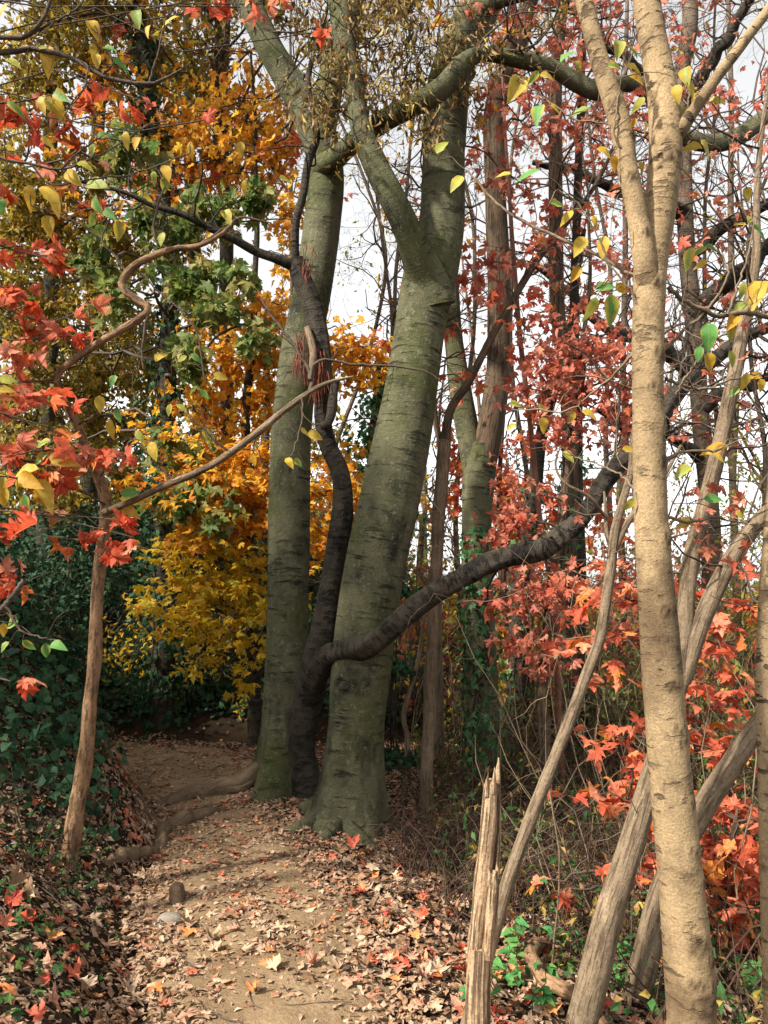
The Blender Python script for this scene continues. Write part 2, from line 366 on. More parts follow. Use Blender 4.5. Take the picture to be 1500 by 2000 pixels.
M['brown'+' leaf'] = leaf_mat('brown_fallen_leaf', [(0, (.20, .11, .055)), (.5, (.26, .14, .075)), (1, (.16, .08, .045))], mott=.45, trans=.12)
M['pinkish'] = leaf_mat('pinkish_fallen_leaf', [(0, (.46, .23, .15)), (.5, (.50, .28, .19)), (1, (.42, .19, .12))], mott=.45, trans=.12)
M['red'+' leaf'] = leaf_mat('red_fallen_leaf', [(0, (.48, .055, .025)), (.5, (.54, .11, .06)), (1, (.46, .05, .03))], mott=.5, trans=.2)
M['orange'+' leaf'] = leaf_mat('orange_fallen_leaf', [(0, (.56, .20, .06)), (.5, (.60, .25, .09)), (1, (.54, .16, .04))], mott=.5, trans=.2)
M['fallred'] = leaf_mat('red_leaf_litter', [(0, (.46, .06, .025)), (.4, (.55, .19, .11)), (.7, (.50, .13, .07)), (1, (.56, .24, .09))], mott=.5, trans=.15)

# ------------------------------------------------------------------ leaf shapes: V (x across, y along, z up), faces, uv
def lobed(half, cy=.32):
    h = np.array(half); out = np.vstack([h, (h * [-1, 1])[::-1][1:-1]]) if abs(h[-1, 0]) < 1e-6 else np.vstack([h, (h * [-1, 1])[::-1]])
    V = np.vstack([out, [[0, cy]]]); n = len(out)
    Fc = np.stack([np.arange(n), (np.arange(n) + 1) % n, np.full(n, n)], -1)
    return V, Fc
MAPLE = [(0, .03), (.11, -.08), (.40, -.05), (.29, .10), (.48, .16), (.68, .45), (.50, .41), (.41, .46), (.22, .40), (.25, .58), (.36, .72), (.20, .73), (.12, .84), (0, 1.03)]
MAPLE_LO = [(0, .0), (.34, -.05), (.28, .10), (.64, .42), (.2, .42), (.30, .72), (0, 1.0)]
OAK = [(0, 0), (.07, .10), (.22, .17), (.12, .27), (.34, .38), (.15, .47), (.40, .62), (.17, .68), (.24, .84), (0, 1.0)]
IVY = [(0, .0), (.30, -.10), (.24, .15), (.46, .42), (.20, .48), (0, 1.0)]
def leafshape(half, fold=.15, droop=.25, crumple=0.0, seed=0, cy=.32, jit=.05):
    V2, Fc = lobed(half, cy); r_ = np.random.default_rng(seed)
    x, y = V2[:, 0], V2[:, 1]
    z = fold * np.abs(x) - droop * (y - .3) ** 2 - droop * .8 * x ** 2 + crumple * r_.normal(0, 1, len(x)) * (np.abs(x) + .3 * np.abs(y - .3))
    V = np.stack([x, y, z], -1); V[:-1, :2] *= (1 + r_.normal(0, jit, (len(x) - 1, 1)))
    return V, Fc, np.stack([V2[:, 1], V2[:, 0]], -1)
def ovate(wd=.3, n=5, fold=.2, droop=.3, tip=.0, seed=0):
    r_ = np.random.default_rng(seed)
    t = np.linspace(0, 1, n + 1); wv = wd * np.sin(np.pi * t ** .8) ** .85 * (1 - .25 * t); wv[-1] = 0; wv[0] = 0
    z = -droop * t ** 2
    V = [(0, 0, 0)]; uv = [(0, 0)]; Fc = []
    for i in range(1, n):
        q = r_.normal(0, .02, 2)
        V += [(-wv[i], t[i] , z[i] + fold * wv[i] + q[0]), (0, t[i], z[i]), (wv[i], t[i], z[i] + fold * wv[i] + q[1])]
        uv += [(t[i], -wv[i] / wd * .5), (t[i], 0), (t[i], wv[i] / wd * .5)]
    V.append((0, 1, z[-1])); uv.append((1, 0)); L = len(V) - 1
    Fc += [(0, 2, 1), (0, 3, 2)]
    for i in range(1, n - 1):
        a = 1 + (i - 1) * 3; b = a + 3
        Fc += [(a, a + 1, b + 1), (a, b + 1, b), (a + 1, a + 2, b + 2), (a + 1, b + 2, b + 1)]
    a = 1 + (n - 2) * 3; Fc += [(a, a + 1, L), (a + 1, a + 2, L)]
    return np.array(V, float), np.array(Fc), np.array(uv, float)
SH = {
    'maple': [leafshape(MAPLE, .25, .35, .05, 1), leafshape(MAPLE, -.15, .6, .07, 2), leafshape(MAPLE, .45, .25, .06, 3), leafshape(MAPLE, .1, .8, .09, 4)],
    'crumple': [leafshape(MAPLE, .45, .3, .14, 5), leafshape(MAPLE, .15, -.5, .18, 6), leafshape(MAPLE, .7, .2, .12, 7), leafshape(MAPLE, -.3, .8, .16, 8), leafshape(MAPLE, 1.1, -.4, .16, 9), leafshape(MAPLE, .1, .3, .08, 10)],
    'mix': [],
    'maple_lo': [leafshape(MAPLE_LO, .25, .35, .06, 1), leafshape(MAPLE_LO, .5, .5, .1, 2), leafshape(MAPLE_LO, -.2, .6, .1, 3)],
    'oak': [leafshape(OAK, .3, .4, .05, 1, .4), leafshape(OAK, .1, .7, .08, 2, .4)],
    'ivy': [leafshape(IVY, .25, .3, .03, 1), leafshape(IVY, .1, .5, .05, 2)],
    'ovate': [ovate(.30, 7, .25, .25, seed=1), ovate(.33, 7, .45, .4, seed=2), ovate(.27, 7, .15, .55, seed=3), ovate(.31, 7, .7, .2, seed=4)],
    'small': [ovate(.30, 2, .3, .3, seed=1), ovate(.25, 2, .6, .5, seed=2), ovate(.34, 2, .2, .6, seed=3)],
    'curl': [ovate(.18, 3, .9, .9, seed=1), ovate(.14, 3, 1.2, .5, seed=2)],
    'ivy_lo': [leafshape([(0, 0), (.32, -.06), (.46, .40), (0, 1.0)], .25, .3, .03, 1), leafshape([(0, 0), (.30, -.04), (.44, .42), (0, 1.0)], .1, .5, .05, 2)],
    'chip': [ovate(.34, 2, .4, .4, seed=5), ovate(.48, 2, -.3, .2, seed=6), ovate(.24, 2, .5, .8, seed=7)],
}
SH['litter'] = SH['crumple'][:3] + SH['chip'] + SH['chip'] + [leafshape(MAPLE, .5, .8, .16, 36, jit=.3), leafshape(MAPLE, -.3, .5, .16, 37, jit=.28), leafshape(MAPLE, .4, .3, .14, 31, jit=.22), leafshape(MAPLE, .1, .5, .1, 32, jit=.3), leafshape(MAPLE_LO, .6, .2, .15, 33, jit=.3), leafshape(MAPLE_LO, .2, -.4, .15, 34, jit=.25), leafshape(OAK, .5, .5, .1, 35, .4, jit=.2)]
SH['mix'] = SH['maple'][:2] + SH['crumple'] + [leafshape(MAPLE, 1.4, .5, .14, 21), leafshape(MAPLE, .9, 1.2, .14, 22), leafshape(MAPLE, 1.8, .3, .12, 23), leafshape(MAPLE, .6, 1.6, .12, 24), leafshape(MAPLE, -1.0, .8, .15, 25)]
def unit(v): return v / np.maximum(np.linalg.norm(v, axis=-1, keepdims=True), 1e-9)
def frames(d, n):
    d = unit(d); x = unit(np.cross(d, n)); return x, d, np.cross(x, d)
def scatter(mb, kind, pos, d, n, size, rnd=None):
    """leaves joined into one mesh"""
    N = len(pos)
    if not N: return
    rnd = rng.random(N) if rnd is None else rnd
    x, y, z = frames(d, n); pick = rng.integers(0, len(SH[kind]), N); size = np.broadcast_to(size, (N,))
    for k, (V, Fc, uv) in enumerate(SH[kind]):
        s = pick == k; c = int(s.sum())
        if not c: continue
        W = pos[s][:, None] + size[s][:, None, None] * (V[None, :, 0:1] * x[s][:, None] + V[None, :, 1:2] * y[s][:, None] + V[None, :, 2:3] * z[s][:, None])
        A = np.empty((c, len(V), 3)); A[..., 0] = uv[None, :, 0]; A[..., 1] = uv[None, :, 1]; A[..., 2] = rnd[s][:, None]
        FF = Fc[None] + (np.arange(c) * len(V))[:, None, None]
        mb.add(W.reshape(-1, 3), FF.reshape(-1, 3), A.reshape(-1, 3))
_lm = {}
def leaf_mesh(kind, k, mat):
    key = (kind, k, mat)
    if key not in _lm:
        V, Fc, uv = SH[kind][k]; mb = MB(); mb.add(V, Fc, np.column_stack([uv, np.zeros(len(V))]))
        _lm[key] = mb.mesh('leaf', M[mat])
    return _lm[key]
def single(name, kind, mat, pos, d, n, size, parent=None):
    x, y, z = frames(np.asarray(d, float)[None], np.asarray(n, float)[None]); x, y, z = x[0] * size, y[0] * size, z[0] * size
    o = bpy.data.objects.new(name, leaf_mesh(kind, int(rng.integers(0, len(SH[kind]))), mat)); col.objects.link(o)
    b = np.zeros(3)
    if parent is not None: o.parent = parent; b = np.array(parent['_b'])
    p = np.asarray(pos) - b
    o.matrix_basis = Matrix(((x[0], y[0], z[0], p[0]), (x[1], y[1], z[1], p[1]), (x[2], y[2], z[2], p[2]), (0, 0, 0, 1)))
    return o
def project(p):
    q = p - CAM; f = q[:, 1] * CP + q[:, 2] * SP; u = -q[:, 1] * SP + q[:, 2] * CP
    return 750 + F * q[:, 0] / f, 1000 - F * u / f, f
def foliage(parent, kind, mat, pos, d, n, size, nmax=150, far_kind=None, pname='foliage'):
    """the leaves that show largest become parts of their own, the rest one part"""
    N = len(pos); size = np.broadcast_to(np.asarray(size, float), (N,)).copy()
    if not N: return
    px, py, f = project(pos); vis = (f > .3) & (px > -20) & (px < 1520) & (py > -20) & (py < 2020)
    score = np.where(vis, size / np.maximum(f, .3), 0) * rng.uniform(.8, 1.2, N)
    o = np.argsort(-score); one = [i for i in o[:nmax] if score[i] > 0]
    rest = np.setdiff1d(np.arange(N), one)
    for i in one: single('leaf', kind, mat, pos[i], d[i], n[i], size[i], parent)
    if len(rest):
        mb = MB(); scatter(mb, far_kind or kind, pos[rest], d[rest], n[rest], size[rest])
        mb.build(pname, M[mat], parent, sm=False, kind='stuff')
def ball(n, power=.4):
    v = unit(rng.normal(size=(n, 3))); return v * (rng.random((n, 1)) ** power)
def hang(n, down=.8, spread=.7, up=.45, nj=.8):
    d = rng.normal(size=(n, 3)) * spread + [0, 0, -down]
    nn = rng.normal(size=(n, 3)) * nj + [0, 0, up]
    return unit(d), unit(nn)
def blobs(spec, d_default, dr_fac=.8, zf=.55):
    """[(px, py, rx, ry, n[, depth])] -> world positions in ellipsoids, in small sprays"""
    P_ = []; C_ = []
    for b in spec:
        px, py, rx, ry, n = b[:5]; d = b[5] if len(b) > 5 else d_default
        c = P(px, py, d); s = d / F; rad = np.array([rx * s, (rx + ry) * .5 * s * dr_fac, ry * s])
        ns = max(1, n // 6); sc = rng.normal(size=(ns, 3)) * rad * .62 if ns > 1 else np.zeros((1, 3))
        own = rng.integers(0, ns, n)
        loc = np.minimum(rad, .22) if ns > 1 else rad
        q = sc[own] + rng.normal(size=(n, 3)) * loc * .55 * np.array([1, 1, zf])
        P_.append(c + q); C_.append((c, rad, c + sc))
    return np.concatenate(P_), C_
def bent(a, b, n=7, sag=.08, r_=None):
    a = np.asarray(a); b = np.asarray(b); t = np.linspace(0, 1, n)[:, None]; L = np.linalg.norm(b - a)
    p = a + (b - a) * t + np.array([0, 0, 1.0]) * (sag * L * np.sin(np.pi * t))
    p[1:-1] += rng.normal(size=(n - 2, 3)) * L * .03
    return p
def grow(mb, p, d, L, r, lvl, ends, wig=.25, up=.05, kids=(3, 5), ratio=.6, ang=.8, steps=6):
    d = unit(np.asarray(d, float)); pts = [np.asarray(p, float)]
    for i in range(steps):
        d = unit(d + rng.normal(size=3) * wig + np.array([0, 0, up])); pts.append(pts[-1] + d * L / steps)
    pts = np.array(pts); rad = np.linspace(r, r * .45, steps + 1)
    q = curve(np.column_stack([pts, rad]), steps * 2 + 1) if r > .02 else np.column_stack([pts, rad])
    tube(mb, q[:, :3], np.maximum(q[:, 3], .0014), 3 if r < .008 else (5 if r < .025 else 8), cap=False)
    if lvl == 0:
        for i in range(2, steps + 1): ends.append((pts[i], unit(pts[i] - pts[i - 1])))
        return
    for _ in range(rng.integers(kids[0], kids[1] + 1)):
        i = int(rng.integers(1, steps + 1)); t = unit(pts[i] - pts[i - 1])
        s = unit(np.cross(t, rng.normal(size=3)))
        grow(mb, pts[i], t * math.cos(ang) + s * math.sin(ang), L * ratio * rng.uniform(.7, 1.2), rad[i] * .6, lvl - 1, ends, wig, up, kids, ratio, ang, max(3, steps - 1))
def twigs_to(mb, src, targets, r0=.007, r1=.002, sag=.08):
    """a thin bent twig from the nearest point of src to every target"""
    for t in targets:
        i = np.argmin(np.linalg.norm(src - t, axis=1)); q = bent(src[i], t, 6, sag)
        tube(mb, q, np.linspace(r0, r1, 6), 4, cap=False)

# ------------------------------------------------------------------ ground and path
def earth_mat(name, c1, c2, c3, sc=3.0, bump=.6):
    m, t, new, link = nodes(name)
    g = new('ShaderNodeNewGeometry'); V = g.outputs['Position']
    a = noise(t, V, sc, 6, .6); b_ = noise(t, V, sc * 14, 5, .7); cc = noise(t, V, sc * 55, 3, .6)
    rp = ramp(t, [(.30, c2), (.5, c1), (.72, c3)]); link(math_(t, 'ADD', math_(t, 'MULTIPLY', a, .6), math_(t, 'MULTIPLY', b_, .4)), rp.inputs[0])
    mr = new('ShaderNodeMapRange'); link(cc, mr.inputs[0]); mr.inputs[1].default_value = .3; mr.inputs[2].default_value = .7; mr.inputs[3].default_value = .75; mr.inputs[4].default_value = 1.2
    v = new('ShaderNodeVectorMath'); v.operation = 'SCALE'; link(rp.outputs[0], v.inputs[0]); link(mr.outputs[0], v.inputs['Scale'])
    b = new('ShaderNodeBsdfPrincipled'); b.inputs['Roughness'].default_value = .95; b.inputs['Specular IOR Level'].default_value = .1
    link(v.outputs[0], b.inputs['Base Color'])
    bp = new('ShaderNodeBump'); bp.inputs['Strength'].default_value = bump; bp.inputs['Distance'].default_value = .03
    link(math_(t, 'ADD', b_, math_(t, 'MULTIPLY', cc, .3)), bp.inputs['Height']); link(bp.outputs[0], b.inputs['Normal'])
    out = new('ShaderNodeOutputMaterial'); link(b.outputs[0], out.inputs[0])
    return m
M['humus'] = earth_mat('leaf_mould', (.030, .019, .011), (.014, .0095, .006), (.06, .038, .021))
M['dirt'] = earth_mat('sandy_dirt', (.20, .138, .078), (.12, .08, .044), (.29, .21, .125), 2.2, .45)
def grid(xs, ys, zf):
    X, Y = np.meshgrid(xs, ys); Z = zf(X, Y); nx = len(xs)
    i = np.arange(len(ys) - 1)[:, None] * nx + np.arange(nx - 1)[None]; i = i.ravel()
    return np.stack([X, Y, Z], -1).reshape(-1, 3), np.stack([i, i + 1, i + nx + 1, i + nx], -1)
xs = np.concatenate([-np.geomspace(8, 300, 26)[::-1], np.arange(-7.9, 8, .09), np.geomspace(8, 300, 26)])
ys = np.concatenate([-np.geomspace(3, 300, 22)[::-1], np.arange(-2.9, 16, .10), np.geomspace(16, 400, 30)])
mb = MB(); mb.add(*grid(xs, ys, lambda x, y: H(x, y)))
tag(mb.build('ground', M['humus']), 'dark leaf mould of the wooded slope', 'ground', kind='structure')
# the path sheet dips under the ground at its ragged sides
pv = np.linspace(-1, 1, 41); pu = np.arange(-2.5, 9.2, .04)
def pathgrid():
    V = []
    for y in pu:
        hw = .62 + .10 * math.sin(y * 1.9 + .5) + .06 * math.sin(y * 5.3) + .25 * math.exp(-((y - 6.6) / 1.1) ** 2)
        sl2 = (path_x(y + .1) - path_x(y - .1)) / .2; hw = hw * min(2.5, math.sqrt(1 + sl2 ** 2))
        yy = np.full(41, y); xx = path_x(y) + pv * hw + .02 * np.sin(yy * 9 + pv * 7)
        z = H(xx, yy) + .028 - .05 * smooth((np.abs(pv) - .45) / .55) + .012 * wob(xx, yy, 7)
        V.append(np.stack([xx, yy, z], -1))
    V = np.array(V).reshape(-1, 3); i = (np.arange(len(pu) - 1)[:, None] * 41 + np.arange(40)[None]).ravel()
    return V, np.stack([i, i + 1, i + 42, i + 41], -1)
mb = MB(); mb.add(*pathgrid())
tag(mb.build('dirt_path', M['dirt']), 'sandy footpath worn bare between leaf litter', 'path', kind='structure')

# ------------------------------------------------------------------ main trees by the path
def first(c): return (c[0, 0], c[0, 1], hz(c[0, 0], c[0, 1]))
UP = 900      # trunks run on this many pixels above the frame
# left grey trunk
LB = to_ground(pix([(556, 1535, 104), (555, 1470, 92), (558, 1380, 84), (562, 1200, 80), (565, 1000, 80), (569, 850, 80), (584, 700, 79), (610, 570, 76), (630, 430, 74), (636, 330, 72), (608, 230, 74), (560, 150, 62), (515, 70, 55), (470, -60, 50), (430, -400, 42), (410, -900, 30)], (5.95, 6.3)))
beech_l = thing('beech_tree', first(LB), 'smooth grey green tree trunk at the bend of the path, with exposed roots', 'tree', 'grey trunks growing in a clump beside the path')
_, lq = stem('trunk', M['beech'], LB, beech_l, 190, 40, rough=.045, ridges=.0, flare=(.26, 1.0, 4), seed=3, knots=[(4.35, -.5, .05, .012), (3.6, .5, .04, .01), (2.6, -.2, .05, .01), (1.4, .3, .05, .012), (5.0, .1, .05, .012)])
c = pix([(622, 290, 60, 6.15), (640, 190, 58, 6.1), (655, 110, 50, 6.2), (690, 10, 46, 6.3), (740, -200, 40, 6.4), (780, -700, 26, 6.6)], 6)
stem('limb', M['beech'], c, beech_l, 60, 20, rough=.05, seed=8)
c = pix([(625, 330, 46, 6.1), (672, 297, 42, 5.75), (735, 245, 44, 5.2), (800, 208, 44, 4.95), (862, 172, 44, 4.9), (905, 124, 40, 4.9), (945, 108, 30, 4.95), (1010, 118, 32, 5.0), (1080, 132, 33, 5.05), (1130, 160, 38, 5.1), (1175, 178, 34, 5.1), (1215, 162, 30, 5.15), (1270, 182, 34, 5.2), (1330, 262, 34, 5.3), (1390, 280, 34, 5.35), (1440, 268, 36, 5.4), (1500, 232, 34, 5.4), (1570, 225, 28, 5.5), (1700, 150, 15, 5.7)], 5)
_, limbq = stem('limb', M['beech'], c, beech_l, 130, 20, jit=.012, rough=.08, seed=12)
# exposed roots of the left trunk, on the path
def groundline(pxs, lift=.0):
    out = []
    for (px, py, wpx, l) in pxs:
        g = G(px, py); out.append([g[0], g[1], hz(g[0], g[1]) + l + lift + (.02 if l > 0 else 0), R(wpx, g[1]) * 1.1])
    return np.array(out)
c = groundline([(548, 1500, 60, .16), (518, 1515, 44, .10), (490, 1538, 36, .05), (455, 1550, 34, .035), (400, 1560, 30, .025), (350, 1570, 24, .012), (300, 1582, 18, -.01)])
stem('root', M['root'], c, beech_l, 80, 18, jit=.02, rough=.2, ridges=.09, seed=21)
c = groundline([(470, 1580, 14, -.03), (430, 1592, 18, .012), (390, 1605, 24, .03), (345, 1618, 26, .03), (322, 1625, 24, .01), (316, 1655, 26, .015), (312, 1690, 14, -.03)])
c[:, 2] -= .012; stem('root', M['root'], c, beech_l, 60, 16, jit=.022, rough=.28, ridges=.10, seed=22)
c = groundline([(195, 1682, 16, -.03), (240, 1682, 22, .004), (290, 1680, 22, .006), (318, 1690, 14, -.03)])
stem('root', M['root'], c, beech_l, 50, 16, jit=.02, rough=.28, ridges=.12, seed=23)
c = groundline([(420, 1545, 10, -.01), (445, 1558, 13, .03), (478, 1552, 12, .03), (505, 1530, 14, .05)])
stem('root', M['root'], c, beech_l, 30, 10, rough=.1, seed=24)

def buttress(tree, c0, n, r0, L, seed, a0=0.0):
    r_ = np.random.default_rng(seed)
    for k in range(n):
        a = a0 + k * 6.283 / n + r_.normal(0, .25); pts = []
        for t in (0, .3, .65, 1.0):
            rr = .04 + L * t * r_.uniform(.9, 1.1); x_ = c0[0] + math.cos(a + t * r_.normal(0, .3)) * rr; y_ = c0[1] + math.sin(a) * rr
            pts.append([x_, y_, hz(x_, y_) + (.20, .06, .015, -.03)[(0, .3, .65, 1.0).index(t)], r0 * (1.0, .75, .5, .3)[(0, .3, .65, 1.0).index(t)]])
        stem('root', M['beech'], np.array(pts), tree, 24, 10, rough=.14, seed=seed + k)
buttress(beech_l, LB[0], 6, .075, .42, 71, .3)
# right grey trunk
RB = to_ground(pix([(682, 1590, 128), (690, 1500, 116), (697, 1400, 108), (703, 1330, 116), (716, 1210, 118), (735, 1090, 118), (760, 980, 118), (785, 860, 112), (806, 740, 104), (822, 630, 102), (840, 540, 108), (862, 440, 92), (866, 330, 88), (870, 200, 88), (893, 110, 88), (935, 20, 84), (985, -80, 78), (1040, -300, 66), (1080, -800, 44)], (5.3, 5.5)))
beech_r = thing('beech_tree', first(RB), 'thickest grey green leaning tree trunk with rippled bark, centre of the clump', 'tree', 'grey trunks growing in a clump beside the path')
_, rq = stem('trunk', M['beech'], RB, beech_r, 220, 44, rough=.04, flare=(.20, .5, 5), seed=5, knots=[(1.05, -.2, .09, .018), (2.2, .4, .06, .012), (3.2, -.3, .05, .01), (4.1, .2, .06, .012), (.6, .4, .06, .012)])
buttress(beech_r, RB[0], 7, .085, .5, 81)
c = pix([(848, 600, 92, 5.36), (836, 550, 84, 5.31), (818, 505, 68, 5.2), (795, 450, 58, 5.1), (765, 385, 54, 5.0), (735, 320, 50, 5.0), (703, 240, 46, 5.0), (685, 150, 48, 5.05), (668, 40, 46, 5.1), (650, -100, 42, 5.2), (610, -500, 28, 5.4)], 5)
_, rlq = stem('limb', M['beech'], c, beech_r, 90, 20, jit=.01, rough=.08, seed=31)
c = pix([(930, 30, 50, 5.4), (965, 5, 34, 5.3), (1020, -10, 26, 5.2), (1080, -30, 22, 5.1), (1180, -120, 14, 5.0)], 5)
stem('limb', M['beech'], c, beech_r, 40, 14, rough=.06, seed=33)

# crooked dark stem with the low sweeping limb, between the two
CT = to_ground(pix([(592, 1530, 66, 5.85), (590, 1470, 56, 5.8), (596, 1400, 54, 5.7), (612, 1325, 56, 5.6), (628, 1250, 52, 5.5), (640, 1170, 48, 5.5), (655, 1090, 46, 5.5), (668, 1000, 44, 5.5), (665, 930, 40, 5.5), (642, 870, 40, 5.5), (632, 810, 36, 5.5), (634, 740, 38, 5.5), (622, 660, 44, 5.5), (605, 590, 44, 5.5), (585, 540, 40, 5.5), (575, 508, 34, 5.5)], 5.5))
crook = thing('crooked_tree', first(CT), 'slender crooked dark tree squeezed between two grey trunks, one limb sweeping low to the right', 'tree')
CT[2:, 3] *= .92; ctrunk, _ = stem('trunk', M['dark'], CT, crook, 200, 24, rough=.15, ridges=.07, flare=(.16, .6, 3), seed=7, jit=.014, knots=[(.9, .3, .05, .015), (1.7, -.4, .04, .012), (2.3, .5, .05, .014), (2.9, 0, .04, .012)])
c = pix([(598, 1360, 35, 5.62), (625, 1310, 42, 5.45), (660, 1278, 42, 5.25), (705, 1262, 44, 5.08), (745, 1238, 40, 5.0), (800, 1200, 39, 4.95), (860, 1150, 39, 4.9), (930, 1106, 40, 4.85), (1000, 1085, 39, 4.8), (1060, 1074, 39, 4.75), (1110, 1030, 37, 4.7), (1150, 985, 37, 4.7), (1200, 920, 35, 4.7), (1240, 880, 32, 4.7), (1300, 800, 32, 4.7), (1360, 740, 30, 4.7), (1430, 670, 26, 4.7), (1500, 640, 23, 4.7), (1600, 600, 16, 4.7)], 5)
climb, sweepq = stem('limb', M['dark'], c, crook, 230, 24, jit=.03, rough=.20, ridges=.08, seed=41, knots=[(.5, .3, .05, .016), (1.1, -.3, .05, .016), (1.75, .4, .06, .02), (2.1, -.9, .05, .016), (2.5, .5, .05, .016), (2.9, -.2, .05, .016)])
for (i, dr) in ((80, (.02, -.05, -.08)), (104, (-.03, -.06, .12)), (112, (.05, -.05, .10)), (96, (.03, -.02, -.1))):
    p_ = sweepq[i, :3]; stem('snag', M['dark'], np.array([[*p_, .02], [*(p_ + np.array(dr) * .7), .014], [*(p_ + np.array(dr) * 1.1), .008]]), climb, 10, 8, rough=.15, seed=i)
c = pix([(578, 520, 26, 5.5), (540, 505, 20, 5.45), (500, 490, 18, 5.4), (450, 465, 17, 5.3), (390, 435, 15, 5.2), (310, 402, 12, 5.1), (220, 370, 8, 5.0), (130, 350, 5, 5.0)], 5)
_, cl1 = stem('limb', M['dark'], c, crook, 60, 10, jit=.008, rough=.08, seed=43)
c = pix([(577, 512, 18, 5.48), (578, 440, 16, 5.4), (590, 385, 17, 5.35), (605, 310, 17, 5.35), (617, 265, 16, 5.3), (606, 200, 14, 5.3), (603, 150, 12, 5.3), (615, 95, 9, 5.3), (640, 20, 6, 5.3)], 5)
_, cl2 = stem('limb', M['dark'], c, crook, 60, 10, jit=.006, rough=.08, seed=44)
mb = MB(); ends = []
for q in (cl1, cl2, sweepq):
    for i in np.linspace(len(q) * .3, len(q) - 2, 12).astype(int):
        grow(mb, q[i, :3], rng.normal(size=3) + [0, 0, .4], rng.uniform(.25, .6), min(.009, q[i, 3] * .5), 1, ends, .35, .03, (2, 4))
# the low limb's crown of twigs, out to the right
for i in np.linspace(len(sweepq) * .62, len(sweepq) - 2, 9).astype(int):
    grow(mb, sweepq[i, :3], unit(rng.normal(size=3)) + [.3, 0, .6], rng.uniform(.6, 1.0), .012, 2, ends, .3, .04, (2, 4))
mb.build('twigs', M['dark'], crook, kind='stuff')
# hanging shreds of bark below the stub
mb = MB()
for (px, py, n, L) in ((590, 690, 50, 50), (622, 718, 90, 60), (597, 505, 16, 35)):
    for k in range(n):
        a = P(px + rng.normal(0, 8), py + rng.normal(0, 22), 5.4 + rng.normal(0, .03)); b = a + [rng.normal(0, .02), rng.normal(0, .02), -L / F * 5.4 * rng.uniform(.5, 1)]
        tube(mb, bent(a, b, 4, .0), [.005, .005, .0045, .0015], 3, cap=False)
mb.build('hanging_bark_shreds', M['shred'], ctrunk, kind='stuff')
c = pix([(600, 640, 14, 5.42), (612, 690, 16, 5.36), (606, 740, 12, 5.33)], 5)
stem('snag', M['tan'], c, ctrunk, 16, 8, rough=.1, seed=3)
c = pix([(655, 742, 18, 5.4), (644, 820, 20, 5.38), (628, 832, 16, 5.4)], 5)
stem('snag', M['dark'], c, ctrunk, 14, 8, rough=.15, seed=4)

# dead leaves hanging on the right trunk and its limb
mb = MB(); ends = []
for i in np.linspace(len(rlq) * .25, len(rlq) - 2, 26).astype(int):
    grow(mb, rlq[i, :3], unit(rng.normal(size=3)) + [0, -.4, .0], rng.uniform(.3, .7), .006, 1, ends, .35, -.06, (3, 5))
for (px, py) in ((760, 30), (800, 60), (840, 90), (780, 130), (860, 30), (900, 60), (820, 20), (880, 110), (850, 150), (730, 90), (790, 180), (850, 200), (700, 60), (690, 140), (740, 20), (930, 30)):
    for k in range(2): grow(mb, P(px, py, 5.0), unit(rng.normal(size=3)) + [0, 0, -.1], .55, .005, 1, ends, .35, -.06, (3, 5))
mb.build('twigs', M['dark'], beech_r, kind='stuff')
pos = np.array([e[0] for e in ends]); pos = pos[rng.integers(0, len(pos), 3600)] + rng.normal(size=(3600, 3)) * .05
d, n = hang(len(pos), 1.0, .45); foliage(beech_r, 'curl', 'dead', pos, d, n, rng.uniform(.04, .085, len(pos)), 140)

# ------------------------------------------------------------------ right foreground tree
FR = pix([(1352, 2060, 92), (1351, 2000, 88), (1346, 1900, 88), (1335, 1780, 85), (1322, 1650, 81), (1308, 1500, 78), (1295, 1330, 77), (1286, 1200, 72), (1274, 1050, 66), (1270, 950, 64), (1266, 800, 62), (1265, 690, 63), (1268, 580, 64), (1272, 500, 68), (1286, 420, 66), (1297, 330, 66), (1299, 250, 66), (1292, 170, 62), (1276, 80, 57), (1264, 0, 55), (1250, -120, 52), (1240, -500, 38), (1230, -1000, 20)], 2.0)
FR[:, 3] *= .98
FR = to_ground(FR)
fgt = thing('young_tree', first(FR), 'pale tan smooth trunk in the right foreground, forking below the top of the picture', 'tree')
kn = []
def kn_at(px, py, wpx, hh, q=None):
    q = FR if q is None else q; pr = project(q[:, :3]); i = np.argmin(np.abs(pr[1] - py) + 0 * pr[0]); 
    s = np.concatenate([[0], np.cumsum(np.linalg.norm(np.diff(q[:, :3], axis=0), axis=1))])
    ss = np.interp(-py, -pr[1], s); cx = np.interp(-py, -pr[1], pr[0]); rr = np.interp(-py, -pr[1], q[:, 3]) * F / 2.0
    kn.append((ss, math.asin(max(-.95, min(.95, (px - cx) / rr))), wpx / F * 2.0 * .62, hh * 1.6))
for k_ in ((1272, 692, 24, .0045), (1290, 700, 16, .003), (1252, 760, 14, .003), (1290, 830, 24, .006), (1275, 905, 20, .003), (1290, 1050, 26, .006), (1278, 1190, 22, .004), (1266, 1240, 16, .003), (1297, 1420, 20, .004), (1330, 1425, 16, .004), (1310, 1445, 22, .004), (1330, 1560, 18, .003), (1325, 1650, 20, .004), (1345, 1715, 16, .004), (1325, 1825, 22, .005), (1360, 1860, 22, .004), (1335, 1940, 30, .005), (1300, 320, 26, .005), (1310, 110, 18, .005), (1280, 50, 14, .003), (1258, 560, 18, .003), (1283, 1330, 16, .003), (1370, 1910, 26, .005), (1320, 1900, 18, .004)):
    kn_at(*k_)
stem('trunk', M['pale'], FR, fgt, 420, 56, rough=.022, seed=2, knots=kn, jit=.002)
